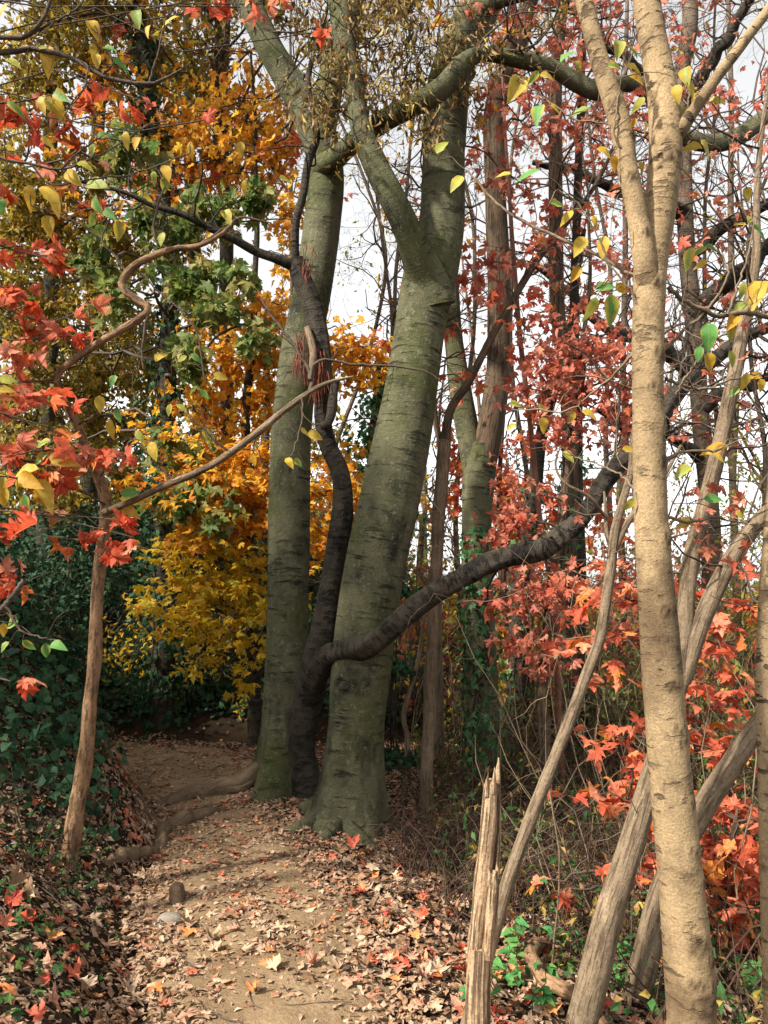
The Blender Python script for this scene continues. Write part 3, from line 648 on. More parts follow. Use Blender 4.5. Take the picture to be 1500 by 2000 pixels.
c = pix([(1268, 560, 50, 1.99), (1258, 500, 46, 1.97), (1245, 420, 41, 1.96), (1226, 330, 41, 1.95), (1213, 250, 44, 1.95), (1185, 160, 40, 1.95), (1160, 80, 37, 1.95), (1140, 0, 36, 1.95), (1110, -100, 34, 1.95), (1030, -400, 24, 1.95)], 2)
_, fl1 = stem('limb', M['pale'], c, fgt, 160, 36, rough=.03, seed=6, jit=.002, knots=[(.30, 0, .014, .004), (.42, .8, .012, .004), (.14, .3, .012, .003), (.52, -.5, .012, .003)])
c = pix([(1300, 285, 34, 2.0), (1328, 255, 32, 1.98), (1350, 222, 26, 1.97), (1380, 180, 24, 1.96), (1420, 125, 23, 1.95), (1465, 65, 22, 1.95), (1500, 20, 21, 1.95), (1560, -70, 18, 1.95), (1640, -220, 12, 1.95)], 2)
_, fl2 = stem('limb', M['pale'], c, fgt, 70, 18, rough=.03, seed=9, jit=.002)
fgtw = []   # thin twigs that carry the ovate leaves
def twig_px(mb, pts, d, store=None, k=5, jit=.004):
    c = pix(pts, d); q = curve(c, 26); q[1:-1, :3] += rng.normal(size=(24, 3)) * jit * .5
    tube(mb, q[:, :3], np.maximum(q[:, 3] * 1.15, .0014), k, cap=False)
    if store is not None: store.append(q[:, :3])
    return q
mb = MB()
for pts, d in (
    ([(1250, 545, 8), (1170, 500, 6), (1080, 460, 6), (980, 405, 5), (915, 335, 4)], (2.0, 2.3)),
    ([(1305, 560, 9), (1340, 590, 8), (1400, 615, 9), (1455, 610, 10), (1520, 625, 10)], (2.0, 2.1)),
    ([(1280, 700, 7), (1330, 650, 6), (1385, 600, 5), (1420, 540, 4), (1400, 480, 3)], (2.0, 2.1)),
    ([(1262, 620, 6), (1225, 560, 4), (1190, 520, 3.5), (1170, 470, 3), (1130, 400, 2.5), (1090, 370, 2)], (1.98, 2.0)),
    ([(1220, 255, 6), (1180, 240, 4), (1120, 230, 3.5), (1060, 190, 3), (1010, 150, 2)], (1.95, 2.1)),
    ([(1225, 300, 5), (1200, 260, 4), (1210, 180, 3), (1220, 110, 3), (1240, 70, 2)], (1.93, 1.9)),
    ([(1325, 260, 6), (1340, 230, 4), (1345, 180, 3.5), (1340, 130, 2.5)], (1.98, 1.95)),
    ([(1330, 258, 6), (1360, 275, 4), (1395, 285, 3), (1430, 320, 2.5), (1460, 370, 2)], (1.98, 2.1)),
    ([(1300, 740, 6), (1370, 760, 5), (1430, 740, 4), (1480, 730, 3)], (2.0, 2.1)),
    ([(1300, 900, 7), (1340, 880, 5), (1400, 880, 4), (1450, 850, 3), (1500, 830, 3)], (2.0, 2.1)),
    ([(1290, 1010, 7), (1350, 1020, 5), (1400, 1010, 4), (1450, 1020, 3), (1520, 980, 3)], (2.0, 2.2)),
    ([(1240, 690, 7), (1180, 750, 4), (1110, 800, 3.5), (1050, 800, 3), (1000, 800, 2)], (2.0, 2.3)),
    ([(1245, 960, 6), (1200, 920, 4), (1150, 900, 3), (1100, 885, 2)], (2.0, 2.2)),
    ([(1320, 770, 6), (1350, 720, 4), (1370, 680, 3), (1380, 640, 2)], (1.98, 1.9)),
    ([(1420, 615, 6), (1440, 560, 4), (1460, 500, 4), (1470, 430, 3), (1450, 380, 2)], (2.0, 2.1)),
):
    q = twig_px(mb, pts, d, fgtw)
    for i in range(6, 25, 5):
        twig = bent(q[i, :3], q[i, :3] + unit(rng.normal(size=3) + [0, 0, .2]) * rng.uniform(.06, .16), 5, .1); tube(mb, twig, np.linspace(.002, .001, 5), 3, cap=False); fgtw.append(twig)
RL = [(1107, 110, 36, 45, 'green'), (1128, 130, 26, 300, 'green'), (1007, 172, 46, 240, 'yellow'), (1025, 165, 30, 250, 'yellow'), (1043, 150, 30, 230, 'green'), (1068, 147, 28, 0, 'yellow'), (1050, 218, 26, 250, 'green'), (1083, 212, 24, 330, 'yellow'), (1135, 211, 36, 180, 'mixed'), (1033, 333, 48, 180, 'green'), (983, 340, 30, 180, 'mixed'), (892, 355, 32, 225, 'mixed'), (862, 285, 36, 60, 'mixed'), (1090, 397, 34, 0, 'green'), (1108, 420, 28, 220, 'yellow'), (1162, 430, 20, 300, 'yellow'), (1200, 127, 28, 0, 'green'), (1235, 95, 34, 330, 'green'), (1208, 95, 32, 265, 'mixed'), (1238, 132, 36, 350, 'yellow'), (1242, 155, 36, 340, 'yellow'), (1248, 200, 30, 225, 'mixed'), (1237, 240, 22, 250, 'yellow'), (1260, 250, 24, 280, 'yellow'), (1180, 295, 32, 345, 'yellow'), (1200, 318, 30, 290, 'yellow'), (1253, 328, 28, 300, 'yellow'), (1322, 180, 28, 280, 'yellow'), (1340, 148, 32, 280, 'mixed'), (1350, 172, 32, 300, 'green'), (1360, 190, 24, 250, 'yellow'), (1335, 218, 24, 210, 'mixed'), (1400, 195, 30, 0, 'yellow'), (1352, 290, 40, 180, 'yellow'), (1383, 285, 38, 320, 'mixed'), (1133, 478, 36, 240, 'yellow'), (1178, 480, 40, 260, 'yellow'), (1125, 535, 34, 235, 'yellow'), (1182, 562, 40, 10, 'green'), (1195, 603, 60, 275, 'green'), (1158, 602, 46, 255, 'green'), (1213, 563, 28, 315, 'yellow'), (1345, 498, 32, 250, 'green'), (1370, 485, 22, 200, 'green'), (1395, 482, 36, 350, 'green'), (1420, 505, 34, 340, 'yellow'), (1372, 512, 24, 200, 'yellow'), (1485, 450, 36, 340, 'green'), (1460, 378, 28, 280, 'yellow'), (1450, 405, 22, 340, 'yellow'), (1445, 437, 24, 170, 'yellow'), (1466, 425, 24, 60, 'mixed'), (1452, 565, 28, 270, 'mixed'), (1480, 567, 42, 240, 'yellow'), (1445, 600, 34, 200, 'mixed'), (1430, 628, 30, 240, 'yellow'), (1428, 648, 28, 280, 'green'), (1475, 602, 30, 300, 'mixed'), (1385, 655, 50, 272, 'green'), (1365, 690, 30, 260, 'green'), (1010, 787, 30, 0, 'green'), (1062, 797, 26, 340, 'yellow'), (1062, 830, 32, 285, 'yellow'), (1152, 808, 34, 345, 'yellow'), (1118, 815, 22, 250, 'yellow'), (998, 835, 22, 200, 'yellow'), (1110, 892, 30, 320, 'mixed'), (1228, 877, 26, 0, 'yellow'), (1393, 975, 38, 0, 'green'), (1447, 1005, 26, 330, 'yellow'), (1340, 1020, 30, 200, 'yellow'), (1400, 872, 44, 185, 'yellow'), (1405, 893, 28, 330, 'yellow'), (1335, 917, 28, 210, 'mixed'), (1230, 985, 30, 235, 'mixed'), (1430, 700, 34, 290, 'mixed'), (1455, 745, 38, 260, 'yellow'), (1435, 765, 26, 220, 'green'), (1475, 735, 26, 180, 'yellow'), (1487, 752, 26, 280, 'yellow'), (1385, 706, 38, 280, 'yellow')]
def ovate_leaves(parent, lst, twigs, dref, mb, stalk=M['twig']):
    src = np.concatenate(twigs)
    spx, spy, _ = project(src)
    for (px, py, L, ang, mat) in lst:
        a = math.radians(ang); bx, by = px - math.cos(a) * L * .5, py + math.sin(a) * L * .5
        i = np.argmin((spx - bx) ** 2 + (spy - by) ** 2)
        gap = math.hypot(spx[i] - bx, spy[i] - by); dd = src[i, 1] + rng.normal(0, .02)
        p0 = P(bx, by, dd); p1 = P(bx + math.cos(a) * L, by - math.sin(a) * L, dd - L / F * dd * rng.normal(.0, .3))
        nrm = unit(np.array([rng.normal(0, .35), -.9, rng.uniform(.1, .7)]))
        single('leaf', 'ovate', mat, p0, p1 - p0, nrm, np.linalg.norm(p1 - p0) * 1.05, parent)
        if gap < 130: 
            s = bent(src[i], p0, 5, .12); tube(mb, s, np.linspace(.0022, .0012, 5) * (dref / 2) ** .5, 3, cap=False)
ovate_leaves(fgt, RL, fgtw, 2.0, mb)
mb.build('twigs', M['tan'], fgt, kind='stuff')

# ------------------------------------------------------------------ right side: stake, saplings, leaning trunks
def simple_tree(name, label, cat, mat, pts, d, n=70, k=16, group=None, ground=True, **kw):
    c = pix(pts, d); c = to_ground(c) if ground else c
    t = thing(name, first(c), label, cat, group)
    _, q = stem('trunk', M[mat], c, t, n, k, **kw)
    return t, q

# broken split stake
SB = to_ground(pix([(932, 2010, 48), (934, 1930, 46), (938, 1850, 44)], 2.55))
stake = thing('broken_trunk', first(SB), 'snapped and split grey brown dead trunk standing at the right edge of the path', 'dead trunk')
stem('trunk', M['deadwood'], SB, stake, 50, 22, rough=.06, ridges=.05, seed=1)
def splinter(name, pts, seed, d=2.55, flat=.7):
    c = pix(pts, d); q = curve(c, 60); mb = MB(); tube(mb, q[:, :3], q[:, 3], 14, rough=.10, ridges=.10, seed=seed)
    return mb.build(name, M['deadwood'], stake)
splinter('splinter', [(926, 1880, 30), (934, 1800, 30), (945, 1700, 32), (955, 1600, 30), (958, 1540, 26), (957, 1522, 16)], 2)
splinter('splinter', [(950, 1880, 26, 2.57), (962, 1780, 20, 2.57), (968, 1690, 17, 2.58), (971, 1600, 15, 2.58), (972, 1520, 11, 2.58), (974, 1480, 3, 2.58)], 3)
splinter('splinter', [(954, 1870, 24, 2.53), (960, 1790, 23, 2.52), (963, 1730, 18, 2.52), (966, 1700, 7, 2.52)], 4)
for (px, py, L, sd) in ((950, 1530, 22, 5), (964, 1525, 26, 6), (970, 1700, 18, 7), (955, 1705, 20, 8)):
    splinter('splinter', [(px, py + 25, 9, 2.53), (px + 1, py, 7, 2.53), (px + rng.normal(0, 3), py - L, 1.5, 2.53)], sd)

t, q = simple_tree('leaning_sapling', 'thin pale bare sapling leaning right from behind the broken trunk', 'sapling', 'tan',
    [(955, 1850, 26), (985, 1745, 26), (1022, 1640, 25), (1060, 1540, 24), (1100, 1440, 23), (1140, 1330, 22), (1172, 1245, 21), (1192, 1120, 20), (1200, 1040, 18), (1216, 980, 16), (1232, 920, 13), (1236, 850, 10), (1262, 720, 7), (1270, 600, 4)], 2.85, 110, 16, rough=.05, seed=3, jit=.003)
stem('branch', M['tan'], pix([(1196, 1085, 15, 2.85), (1215, 1040, 14, 2.85), (1240, 1000, 13, 2.84), (1290, 940, 9, 2.84), (1330, 870, 6, 2.84)], 2.85), t, 30, 10, rough=.05)
stem('branch', M['tan'], pix([(1195, 1080, 10, 2.85), (1185, 1040, 9, 2.86), (1183, 1000, 8, 2.86), (1180, 960, 4, 2.87)], 2.85), t, 20, 8, rough=.05)
stem('branch', M['tan'], pix([(1183, 1010, 7, 2.85), (1150, 970, 7, 2.8), (1105, 945, 6, 2.78), (1085, 910, 5, 2.78), (1095, 870, 3, 2.75)], 2.85), t, 24, 8, rough=.05)
mb = MB(); ends = []
for i in range(60, 108, 6): grow(mb, q[i, :3], rng.normal(size=3) + [0, 0, .5], .4, .004, 1, ends, .3, .05, (2, 3))
mb.build('twigs', M['tan'], t, kind='stuff')

lean, q1 = simple_tree('leaning_tree', 'furrowed tan trunk leaning right behind the pale foreground trunk, forking above', 'tree', 'tan',
    [(1160, 1905, 57), (1185, 1800, 52), (1210, 1720, 48), (1245, 1610, 45), (1275, 1510, 41), (1300, 1420, 38), (1325, 1340, 34), (1345, 1290, 31)], 3.0, 90, 24, rough=.05, ridges=.03, seed=5)
_, q2 = stem('limb', M['tan'], pix([(1328, 1335, 36, 3.0), (1337, 1220, 33, 3.0), (1350, 1100, 32, 3.0), (1378, 980, 31, 3.0), (1408, 860, 30, 3.0), (1432, 740, 28, 3.0), (1452, 640, 24, 3.0), (1475, 520, 18, 3.0), (1480, 350, 12, 3.0), (1500, 150, 7, 3.0)], 3), lean, 90, 18, rough=.05, seed=6, jit=.004)
_, q3 = stem('limb', M['tan'], pix([(1332, 1330, 34, 3.0), (1368, 1220, 34, 2.98), (1408, 1130, 34, 2.96), (1450, 1060, 32, 2.95), (1490, 1010, 30, 2.95), (1560, 950, 26, 2.95), (1700, 800, 14, 2.95)], 3), lean, 60, 18, rough=.05, seed=7)
mb = MB(); ends = []
for q in (q2, q3):
    for i in np.linspace(len(q) * .35, len(q) - 3, 14).astype(int): grow(mb, q[i, :3], rng.normal(size=3) + [-.2, 0, .5], rng.uniform(.5, .9), .006, 2, ends, .3, .05, (2, 4))
mb.build('twigs', M['twig'], lean, kind='stuff')
pos = np.array([e[0] for e in ends]); pos = pos[rng.integers(0, len(pos), 240)]
d, n = hang(240, .8, .6); foliage(lean, 'maple', 'dusty', pos, d, n, rng.uniform(.03, .055, 240), 60)

simple_tree('leaning_tree', 'short dark leaning trunk at the right edge, crossing behind the red leaves', 'tree', 'tan',
    [(1262, 1870, 49), (1285, 1770, 45), (1325, 1670, 44), (1372, 1580, 42), (1425, 1500, 39), (1478, 1420, 35), (1540, 1330, 30), (1650, 1180, 20), (1760, 1000, 10)], 3.3, 70, 20, rough=.05, ridges=.03, seed=8)
simple_tree('young_tree', 'pale straight trunk cut by the right edge of the picture', 'tree', 'pale',
    [(1512, 2000, 36), (1508, 1850, 36), (1503, 1700, 35), (1499, 1500, 34), (1494, 1320, 33), (1500, 1150, 32), (1510, 1000, 30), (1530, 700, 26), (1540, 300, 20), (1550, -200, 10)], 2.25, 90, 20, rough=.04, seed=9)
# curly fallen branch
c = groundline([(1070, 1862, 18, .02), (1045, 1880, 22, .05), (1040, 1910, 24, .05), (1062, 1938, 24, .035), (1105, 1960, 25, .03), (1150, 1985, 24, .03), (1185, 2030, 16, .02)])
fb = thing('fallen_branch', first(c), 'curved dead branch lying on the litter below the leaning trunks', 'branch')
stem('wood', M['sap'], c, fb, 60, 12, jit=.006, rough=.12, seed=4)
c = groundline([(975, 1420, 16, .45), (1000, 1445, 18, .34), (1025, 1480, 18, .2), (1050, 1520, 14, .05)])
fb = thing('fallen_branch', first(c), 'reddish brown broken branch propped against the ivy covered trunk', 'branch')
stem('wood', M['redtwig'], c, fb, 30, 10, jit=.006, rough=.12, seed=5)

# ------------------------------------------------------------------ middle distance trunks
m1, m1q = simple_tree('forked_tree', 'forked trunk with green ivy round its foot, right of the grey clump', 'tree', 'beech',
    [(942, 1505, 74), (940, 1400, 66), (937, 1250, 62), (932, 1100, 60), (931, 1000, 60), (935, 930, 64), (945, 870, 52)], 6.7, 80, 24, rough=.05, flare=(.2, .25, 4), seed=13)
_, m1r = stem('limb', M['brown'], pix([(940, 920, 56), (958, 830, 52), (970, 740, 48), (974, 640, 48), (975, 540, 47), (971, 430, 44), (967, 330, 43), (964, 230, 44), (985, 150, 46), (1015, 70, 42), (1035, 0, 36), (1060, -150, 30), (1090, -600, 18)], 6.7), m1, 110, 18, rough=.05, seed=14, jit=.01)
_, m1l = stem('limb', M['beech'], pix([(930, 930, 50), (915, 850, 46), (900, 770, 44), (888, 680, 40), (880, 600, 38), (878, 480, 34), (890, 350, 30), (910, 100, 24), (930, -300, 16)], 6.75), m1, 80, 16, rough=.05, seed=15)
m2, m2q = simple_tree('slim_tree', 'slim brown stem forking low, just right of the thick grey trunk', 'tree', 'tan',
    [(832, 1550, 26), (836, 1450, 24), (841, 1300, 23), (847, 1150, 22), (856, 1000, 22), (864, 900, 24), (868, 860, 22)], 5.75, 70, 14, rough=.06, seed=16, jit=.01)
_, m2r = stem('limb', M['brown'], pix([(866, 875, 20), (880, 800, 18), (915, 750, 17), (940, 700, 16), (968, 640, 16), (1010, 570, 15), (1060, 495, 15), (1110, 430, 13), (1170, 350, 9), (1230, 200, 5)], 5.75), m2, 60, 10, rough=.06, seed=17, jit=.01)
_, m2l = stem('limb', M['brown'], pix([(866, 880, 14), (852, 830, 12), (848, 780, 10), (842, 700, 9), (848, 600, 6)], 5.8), m2, 30, 8, rough=.06, seed=18)
simple_tree('slim_tree', 'slim furrowed pale trunk close behind the forked brown stem', 'tree', 'tan', [(856, 1480, 24), (855, 1350, 22), (853, 1200, 20), (858, 1050, 18), (868, 950, 14), (880, 800, 8)], 7.1, 60, 14, rough=.06, ridges=.04, seed=19)
simple_tree('slim_tree', 'thin pale twisted stem left of the slim forked tree', 'tree', 'tan', [(792, 1500, 10), (795, 1440, 10), (788, 1400, 10), (800, 1350, 9), (815, 1300, 8), (825, 1230, 7), (832, 1150, 4)], 6.3, 40, 8, rough=.06, seed=20)
m4, m4q = simple_tree('dark_tree', 'tall straight dark trunk behind the sweeping limb', 'tree', 'brown',
    [(1112, 1490, 40), (1112, 1350, 36), (1113, 1200, 35), (1114, 1000, 34), (1112, 850, 32), (1100, 700, 30), (1088, 600, 30), (1084, 450, 29), (1086, 300, 28), (1088, 150, 26), (1098, 0, 24), (1105, -200, 20), (1110, -700, 12)], 7.6, 120, 16, rough=.05, seed=25, jit=.015)
m5, m5q = simple_tree('dark_tree', 'thin dark trunk close right of the tall straight one', 'tree', 'dark',
    [(1140, 1480, 18), (1136, 1200, 18), (1130, 900, 18), (1124, 700, 18), (1122, 550, 18), (1128, 400, 17), (1132, 250, 15), (1140, 100, 12), (1150, -200, 7)], 7.9, 90, 10, rough=.06, seed=26, jit=.015)
m6, m6q = simple_tree('red_stemmed_sapling', 'thin reddish leaning stem in front of the dark trunks', 'sapling', 'redtwig',
    [(1095, 1450, 12), (1085, 1200, 12), (1060, 1060, 12), (1048, 950, 11), (1038, 850, 11), (1026, 740, 11), (1012, 620, 10), (1003, 500, 9), (995, 380, 8), (985, 250, 6), (980, 100, 4)], 6.2, 80, 8, rough=.06, seed=27, jit=.01)
m7, m7q = simple_tree('dark_tree', 'stout dark trunk with ivy foot, right of the forked tree', 'tree', 'dark',
    [(1008, 1460, 46), (1010, 1350, 40), (1014, 1200, 38), (1030, 1050, 34), (1050, 900, 28), (1075, 780, 22), (1110, 650, 16), (1140, 450, 10)], 7.9, 80, 14, rough=.06, seed=28, jit=.01)
# oak limbs high on the right belong to a big tree beyond
oak, okq = simple_tree('oak_tree', 'large dark spreading tree beyond, high on the right', 'tree', 'bg_bark',
    [(1395, 1330, 44), (1390, 1150, 38), (1380, 950, 36), (1365, 780, 34), (1350, 600, 34), (1340, 450, 32), (1335, 300, 34), (1330, 150, 34), (1345, 50, 32), (1350, -100, 30), (1370, -500, 20)], 10.5, 90, 16, rough=.06, seed=29, jit=.03)
oaklimbs = []
for pts in ([(1350, 620, 40), (1400, 570, 36), (1450, 530, 34), (1500, 480, 30), (1600, 420, 22)],
            [(1360, 750, 36), (1310, 690, 30), (1250, 660, 26), (1180, 640, 20), (1100, 560, 14), (1040, 520, 8)],
            [(1340, 420, 36), (1280, 390, 28), (1200, 370, 22), (1120, 330, 16), (1040, 320, 10)],
            [(1345, 500, 30), (1420, 440, 26), (1500, 400, 22), (1600, 330, 14)],
            [(1335, 260, 30), (1290, 180, 26), (1230, 120, 20), (1160, 60, 16), (1080, -20, 10)],
            [(1335, 200, 30), (1390, 120, 26), (1440, 40, 22), (1500, -60, 16)],
            [(1365, 800, 30), (1430, 760, 24), (1500, 740, 18), (1580, 690, 12)],
            [(1370, 900, 26), (1310, 850, 20), (1240, 840, 16), (1160, 800, 10)]):
    _, q = stem('limb', M['dark'], pix(pts, (10.5, 9.6)), oak, 40, 10, rough=.1, seed=len(oaklimbs), jit=.05); oaklimbs.append(q)
mb = MB(); ends = []
for q in oaklimbs:
    for i in np.linspace(4, 38, 9).astype(int): grow(mb, q[i, :3], unit(rng.normal(size=3)) + [0, -.1, .35], rng.uniform(.9, 1.7), .018, 2, ends, .33, .02, (3, 4), .62)
mb.build('twigs', M['twig'], oak, kind='stuff')
ep = np.array([e[0] for e in ends])
pos = ep[rng.integers(0, len(ep), 1500)]; d, n = hang(len(pos), .7, .7); foliage(oak, 'maple', 'dusty', pos, d, n, rng.uniform(.05, .10, len(pos)), 150, 'maple_lo')
pos = ep[rng.integers(0, len(ep), 700)]; d, n = hang(len(pos), .7, .7); foliage(oak, 'small', 'olive', pos, d, n, rng.uniform(.05, .09, len(pos)), 60)

# twiggy crowns of the middle trunks
def twiggy(tree, qs, n, L, r, lvl, mat, leaves=0, lmat='dusty', lsize=(.05, .09), lo=.4, kids=(2, 4), nmax=80, kind='maple', up=.03, bias=(0, 0, .4)):
    mb = MB(); ends = []
    for q in qs:
        for i in np.linspace(len(q) * lo, len(q) - 2, n).astype(int):
            grow(mb, q[i, :3], unit(rng.normal(size=3)) + np.array(bias), L * rng.uniform(.6, 1.2), min(r, q[i, 3] * .6), lvl, ends, .32, up, kids, .62)
    mb.build('twigs', mat, tree, kind='stuff')
    ep = np.array([e[0] for e in ends])
    if leaves:
        pos = ep[rng.integers(0, len(ep), leaves)] + rng.normal(size=(leaves, 3)) * .03; d, n_ = hang(leaves, .75, .7)
        foliage(tree, kind, lmat, pos, d, n_, rng.uniform(*lsize, leaves), nmax)
    return ep
twiggy(m1, [m1r, m1l], 14, 1.0, .014, 2, M['twig'], 500, 'dusty', (.05, .09))
twiggy(m2, [m2r, m2l], 10, .6, .008, 2, M['twig'], 160, 'red', (.05, .09))
twiggy(m4, [m4q], 18, 1.1, .014, 2, M['twig'], 500, 'dusty', (.05, .1))
twiggy(m5, [m5q], 12, .9, .010, 2, M['twig'], 200, 'dusty', (.05, .1))
twiggy(m6, [m6q], 12, .7, .007, 1, M['redtwig'], 200, 'dusty', (.05, .09))
twiggy(m7, [m7q], 10, .8, .010, 2, M['twig'], 200, 'coral', (.06, .1))
# small twigs and the sparse yellow leaves on the sky side of the left trunks
twiggy(beech_l, [limbq], 26, .7, .010, 2, M['twig'], 300, 'dusty', (.04, .08), .3)

twiggy(beech_r, [rq[60:]], 16, .9, .010, 2, M['twig'], 260, 'orange', (.05, .09), .3)
twiggy(beech_l, [lq[70:]], 16, .9, .010, 2, M['twig'], 260, 'olive', (.05, .09), .3, kind='small')
# dusty red maple, middle right
rm, rmq = simple_tree('red_maple', 'maple with dusty red crinkled leaves behind the sweeping dark limb', 'tree', 'brown',
    [(1068, 1500, 22), (1060, 1350, 20), (1070, 1200, 18), (1090, 1050, 18), (1110, 900, 16), (1130, 780, 14), (1140, 680, 11), (1150, 560, 8), (1150, 400, 5)], 5.7, 70, 10, rough=.06, seed=35, jit=.01)
def maple_crown(tree, src, spec, dd, mat, size, kind='maple', nmax=200, far=None, tw='twig', r0=.006, down=.8, dr=.8, spread=.7, tier=False):
    pos, C = blobs(spec, dd, dr, .25 if tier else .55); mb = MB()
    for (c, rad, sc) in C:
        i = np.argmin(np.linalg.norm(src - c, axis=1)); q = bent(src[i], c, 8, .06); tube(mb, q, np.linspace(r0 * 1.5, r0 * .7, 8), 5, cap=False)
        for tpt in sc: tube(mb, bent(q[-2], tpt, 6, .05), np.linspace(r0 * .7, r0 * .25, 6), 4, cap=False)
    mb.build('twigs', M[tw], tree, kind='stuff')
    d, n = hang(len(pos), .25, .8, 1.1, .45) if tier else hang(len(pos), down, spread)
    foliage(tree, kind, mat, pos, d, n, rng.uniform(size[0], size[1], len(pos)), nmax, far)
    return pos
maple_crown(rm, rmq[:, :3], [(1120, 700, 80, 55, 120), (1190, 690, 60, 50, 90), (1060, 760, 55, 40, 70), (1150, 770, 80, 45, 100), (1220, 760, 40, 40, 40), (1110, 830, 40, 40, 40), (1200, 830, 50, 40, 40), (1080, 640, 40, 30, 25),
    (1060, 1090, 70, 50, 90), (1020, 1160, 50, 45, 60), (1090, 1170, 60, 50, 80), (1050, 1240, 60, 45, 60), (985, 1190, 30, 25, 25), (1110, 1280, 50, 40, 40), (1010, 960, 40, 50, 40), (960, 1000, 35, 20, 16), (1010, 1020, 40, 30, 30),
    (1000, 500, 45, 25, 30), (940, 520, 40, 20, 14), (1180, 200, 60, 60, 30), (1110, 120, 40, 40, 14), (960, 190, 40, 40, 26), (1080, 470, 40, 40, 16), (1200, 480, 40, 40, 16), (1060, 300, 60, 50, 20), (960, 340, 30, 40, 14)], 5.6, 'dusty', (.05, .085), nmax=280, kind='mix')

# coral red maples low on the right
cm, cmq = simple_tree('maple_sapling', 'coral red maple sapling spreading low behind the foreground trunk', 'sapling', 'brown',
    [(1300, 1790, 16), (1300, 1650, 14), (1305, 1500, 13), (1310, 1350, 12), (1300, 1200, 9), (1290, 1080, 6)], 4.2, 60, 8, rough=.06, seed=36)
maple_crown(cm, cmq[:, :3], [(1230, 1150, 80, 40, 24), (1215, 1255, 70, 45, 24), (1165, 1180, 55, 35, 13), (1150, 1250, 50, 40, 11), (1390, 1190, 95, 50, 37), (1430, 1115, 60, 35, 13), (1470, 1180, 45, 40, 11), (1380, 1340, 120, 22, 34), (1270, 1320, 70, 30, 16),
    (1210, 1440, 70, 34, 27), (1370, 1430, 110, 48, 55), (1290, 1250, 60, 40, 13), (1300, 1440, 60, 40, 16), (1180, 1100, 60, 40, 13), (1440, 1260, 60, 40, 13)], 4.2, 'coral', (.05, .12), nmax=300, dr=1.3, kind='maple', tier=True)
cm, cmq = simple_tree('maple_sapling', 'small orange red maple seedling at the right edge near the leaning trunks', 'sapling', 'brown',
    [(1420, 1850, 12), (1425, 1750, 11), (1430, 1650, 9), (1440, 1580, 6)], 3.9, 30, 8, rough=.06, seed=37)
maple_crown(cm, cmq[:, :3], [(1440, 1605, 80, 38, 80), (1390, 1735, 80, 42, 60), (1460, 1730, 45, 40, 36), (1420, 1660, 50, 30, 24)], 3.9, 'coral', (.07, .12), nmax=120, dr=1.3, kind='maple', tier=True)
cm, cmq = simple_tree('maple_sapling', 'low coral maple seedling between the leaning trunks', 'sapling', 'brown',
    [(1225, 1800, 9), (1228, 1720, 8), (1230, 1640, 7), (1225, 1560, 4)], 3.7, 30, 8, rough=.06, seed=38)
maple_crown(cm, cmq[:, :3], [(1218, 1565, 48, 32, 30), (1268, 1715, 44, 40, 26), (1240, 1500, 40, 30, 14), (1185, 1690, 20, 16, 4), (1090, 1745, 24, 20, 5), (1052, 1722, 14, 12, 2)], 3.6, 'coral', (.065, .115), kind='maple', nmax=60, dr=1.0, tier=True)
# orange maple far right of the clump
om, omq = simple_tree('orange_maple', 'bright orange maple glimpsed between the forked tree and the dark trunks', 'tree', 'brown', [(990, 1420, 20), (985, 1250, 18), (980, 1100, 15), (975, 950, 11), (985, 800, 6)], 9.0, 40, 8, rough=.06, seed=39)
maple_crown(om, omq[:, :3], [(985, 950, 45, 45, 110), (1000, 1050, 50, 50, 110), (960, 860, 30, 30, 30), (895, 880, 22, 40, 40), (905, 950, 25, 40, 40), (1080, 980, 50, 50, 80), (970, 1280, 30, 50, 40), (1160, 1000, 50, 50, 60), (1030, 880, 30, 30, 30)], 9.0, 'coral', (.09, .14), nmax=120, far='maple_lo')

# ------------------------------------------------------------------ left side
ES = to_ground(pix([(132, 1700, 30, 3.95), (148, 1600, 30, 3.95), (163, 1500, 29, 3.95), (175, 1400, 26, 3.92), (184, 1280, 25, 3.9), (191, 1150, 24, 3.9), (201, 1060, 24, 3.88), (207, 990, 22, 3.85), (196, 935, 22, 3.8), (175, 890, 18, 3.7), (150, 830, 15, 3.6), (125, 780, 13, 3.5), (108, 742, 13, 3.4)], 4))
es = thing('crooked_sapling', first(ES), 'thin brown sapling with a crooked top standing on the left bank', 'sapling')
_, eq = stem('trunk', M['sap'], ES, es, 130, 18, rough=.11, ridges=.05, flare=(.10, .55, 3), seed=51, jit=.004, knots=[(.42, .4, .03, .012), (1.0, -.3, .02, .008)])
eb = []
_, q = stem('branch', M['sap'], pix([(112, 750, 13, 3.42), (108, 738, 13, 3.4), (135, 710, 14, 3.38), (190, 672, 15, 3.35), (250, 635, 15, 3.32), (288, 606, 15, 3.3), (268, 585, 15, 3.3), (245, 568, 15, 3.3), (240, 548, 15, 3.3), (262, 520, 15, 3.28), (300, 500, 14, 3.26), (335, 488, 13, 3.25), (390, 478, 10, 3.22), (435, 455, 8, 3.2), (470, 425, 5, 3.2), (530, 435, 3, 3.2)], 3), es, 130, 12, rough=.08, seed=52, jit=.003); eb.append(q[:, :3])
_, q = stem('branch', M['tan'], pix([(205, 1000, 16, 3.84), (235, 988, 13, 3.7), (275, 972, 12, 3.6), (330, 945, 14, 3.5), (390, 920, 14, 3.42), (450, 885, 14, 3.36), (500, 848, 14, 3.3), (550, 805, 13, 3.25), (600, 768, 11, 3.2), (640, 748, 8, 3.2), (692, 735, 3, 3.2)], 3), es, 90, 12, rough=.08, seed=53, jit=.003); eb.append(q[:, :3])
mb = MB()
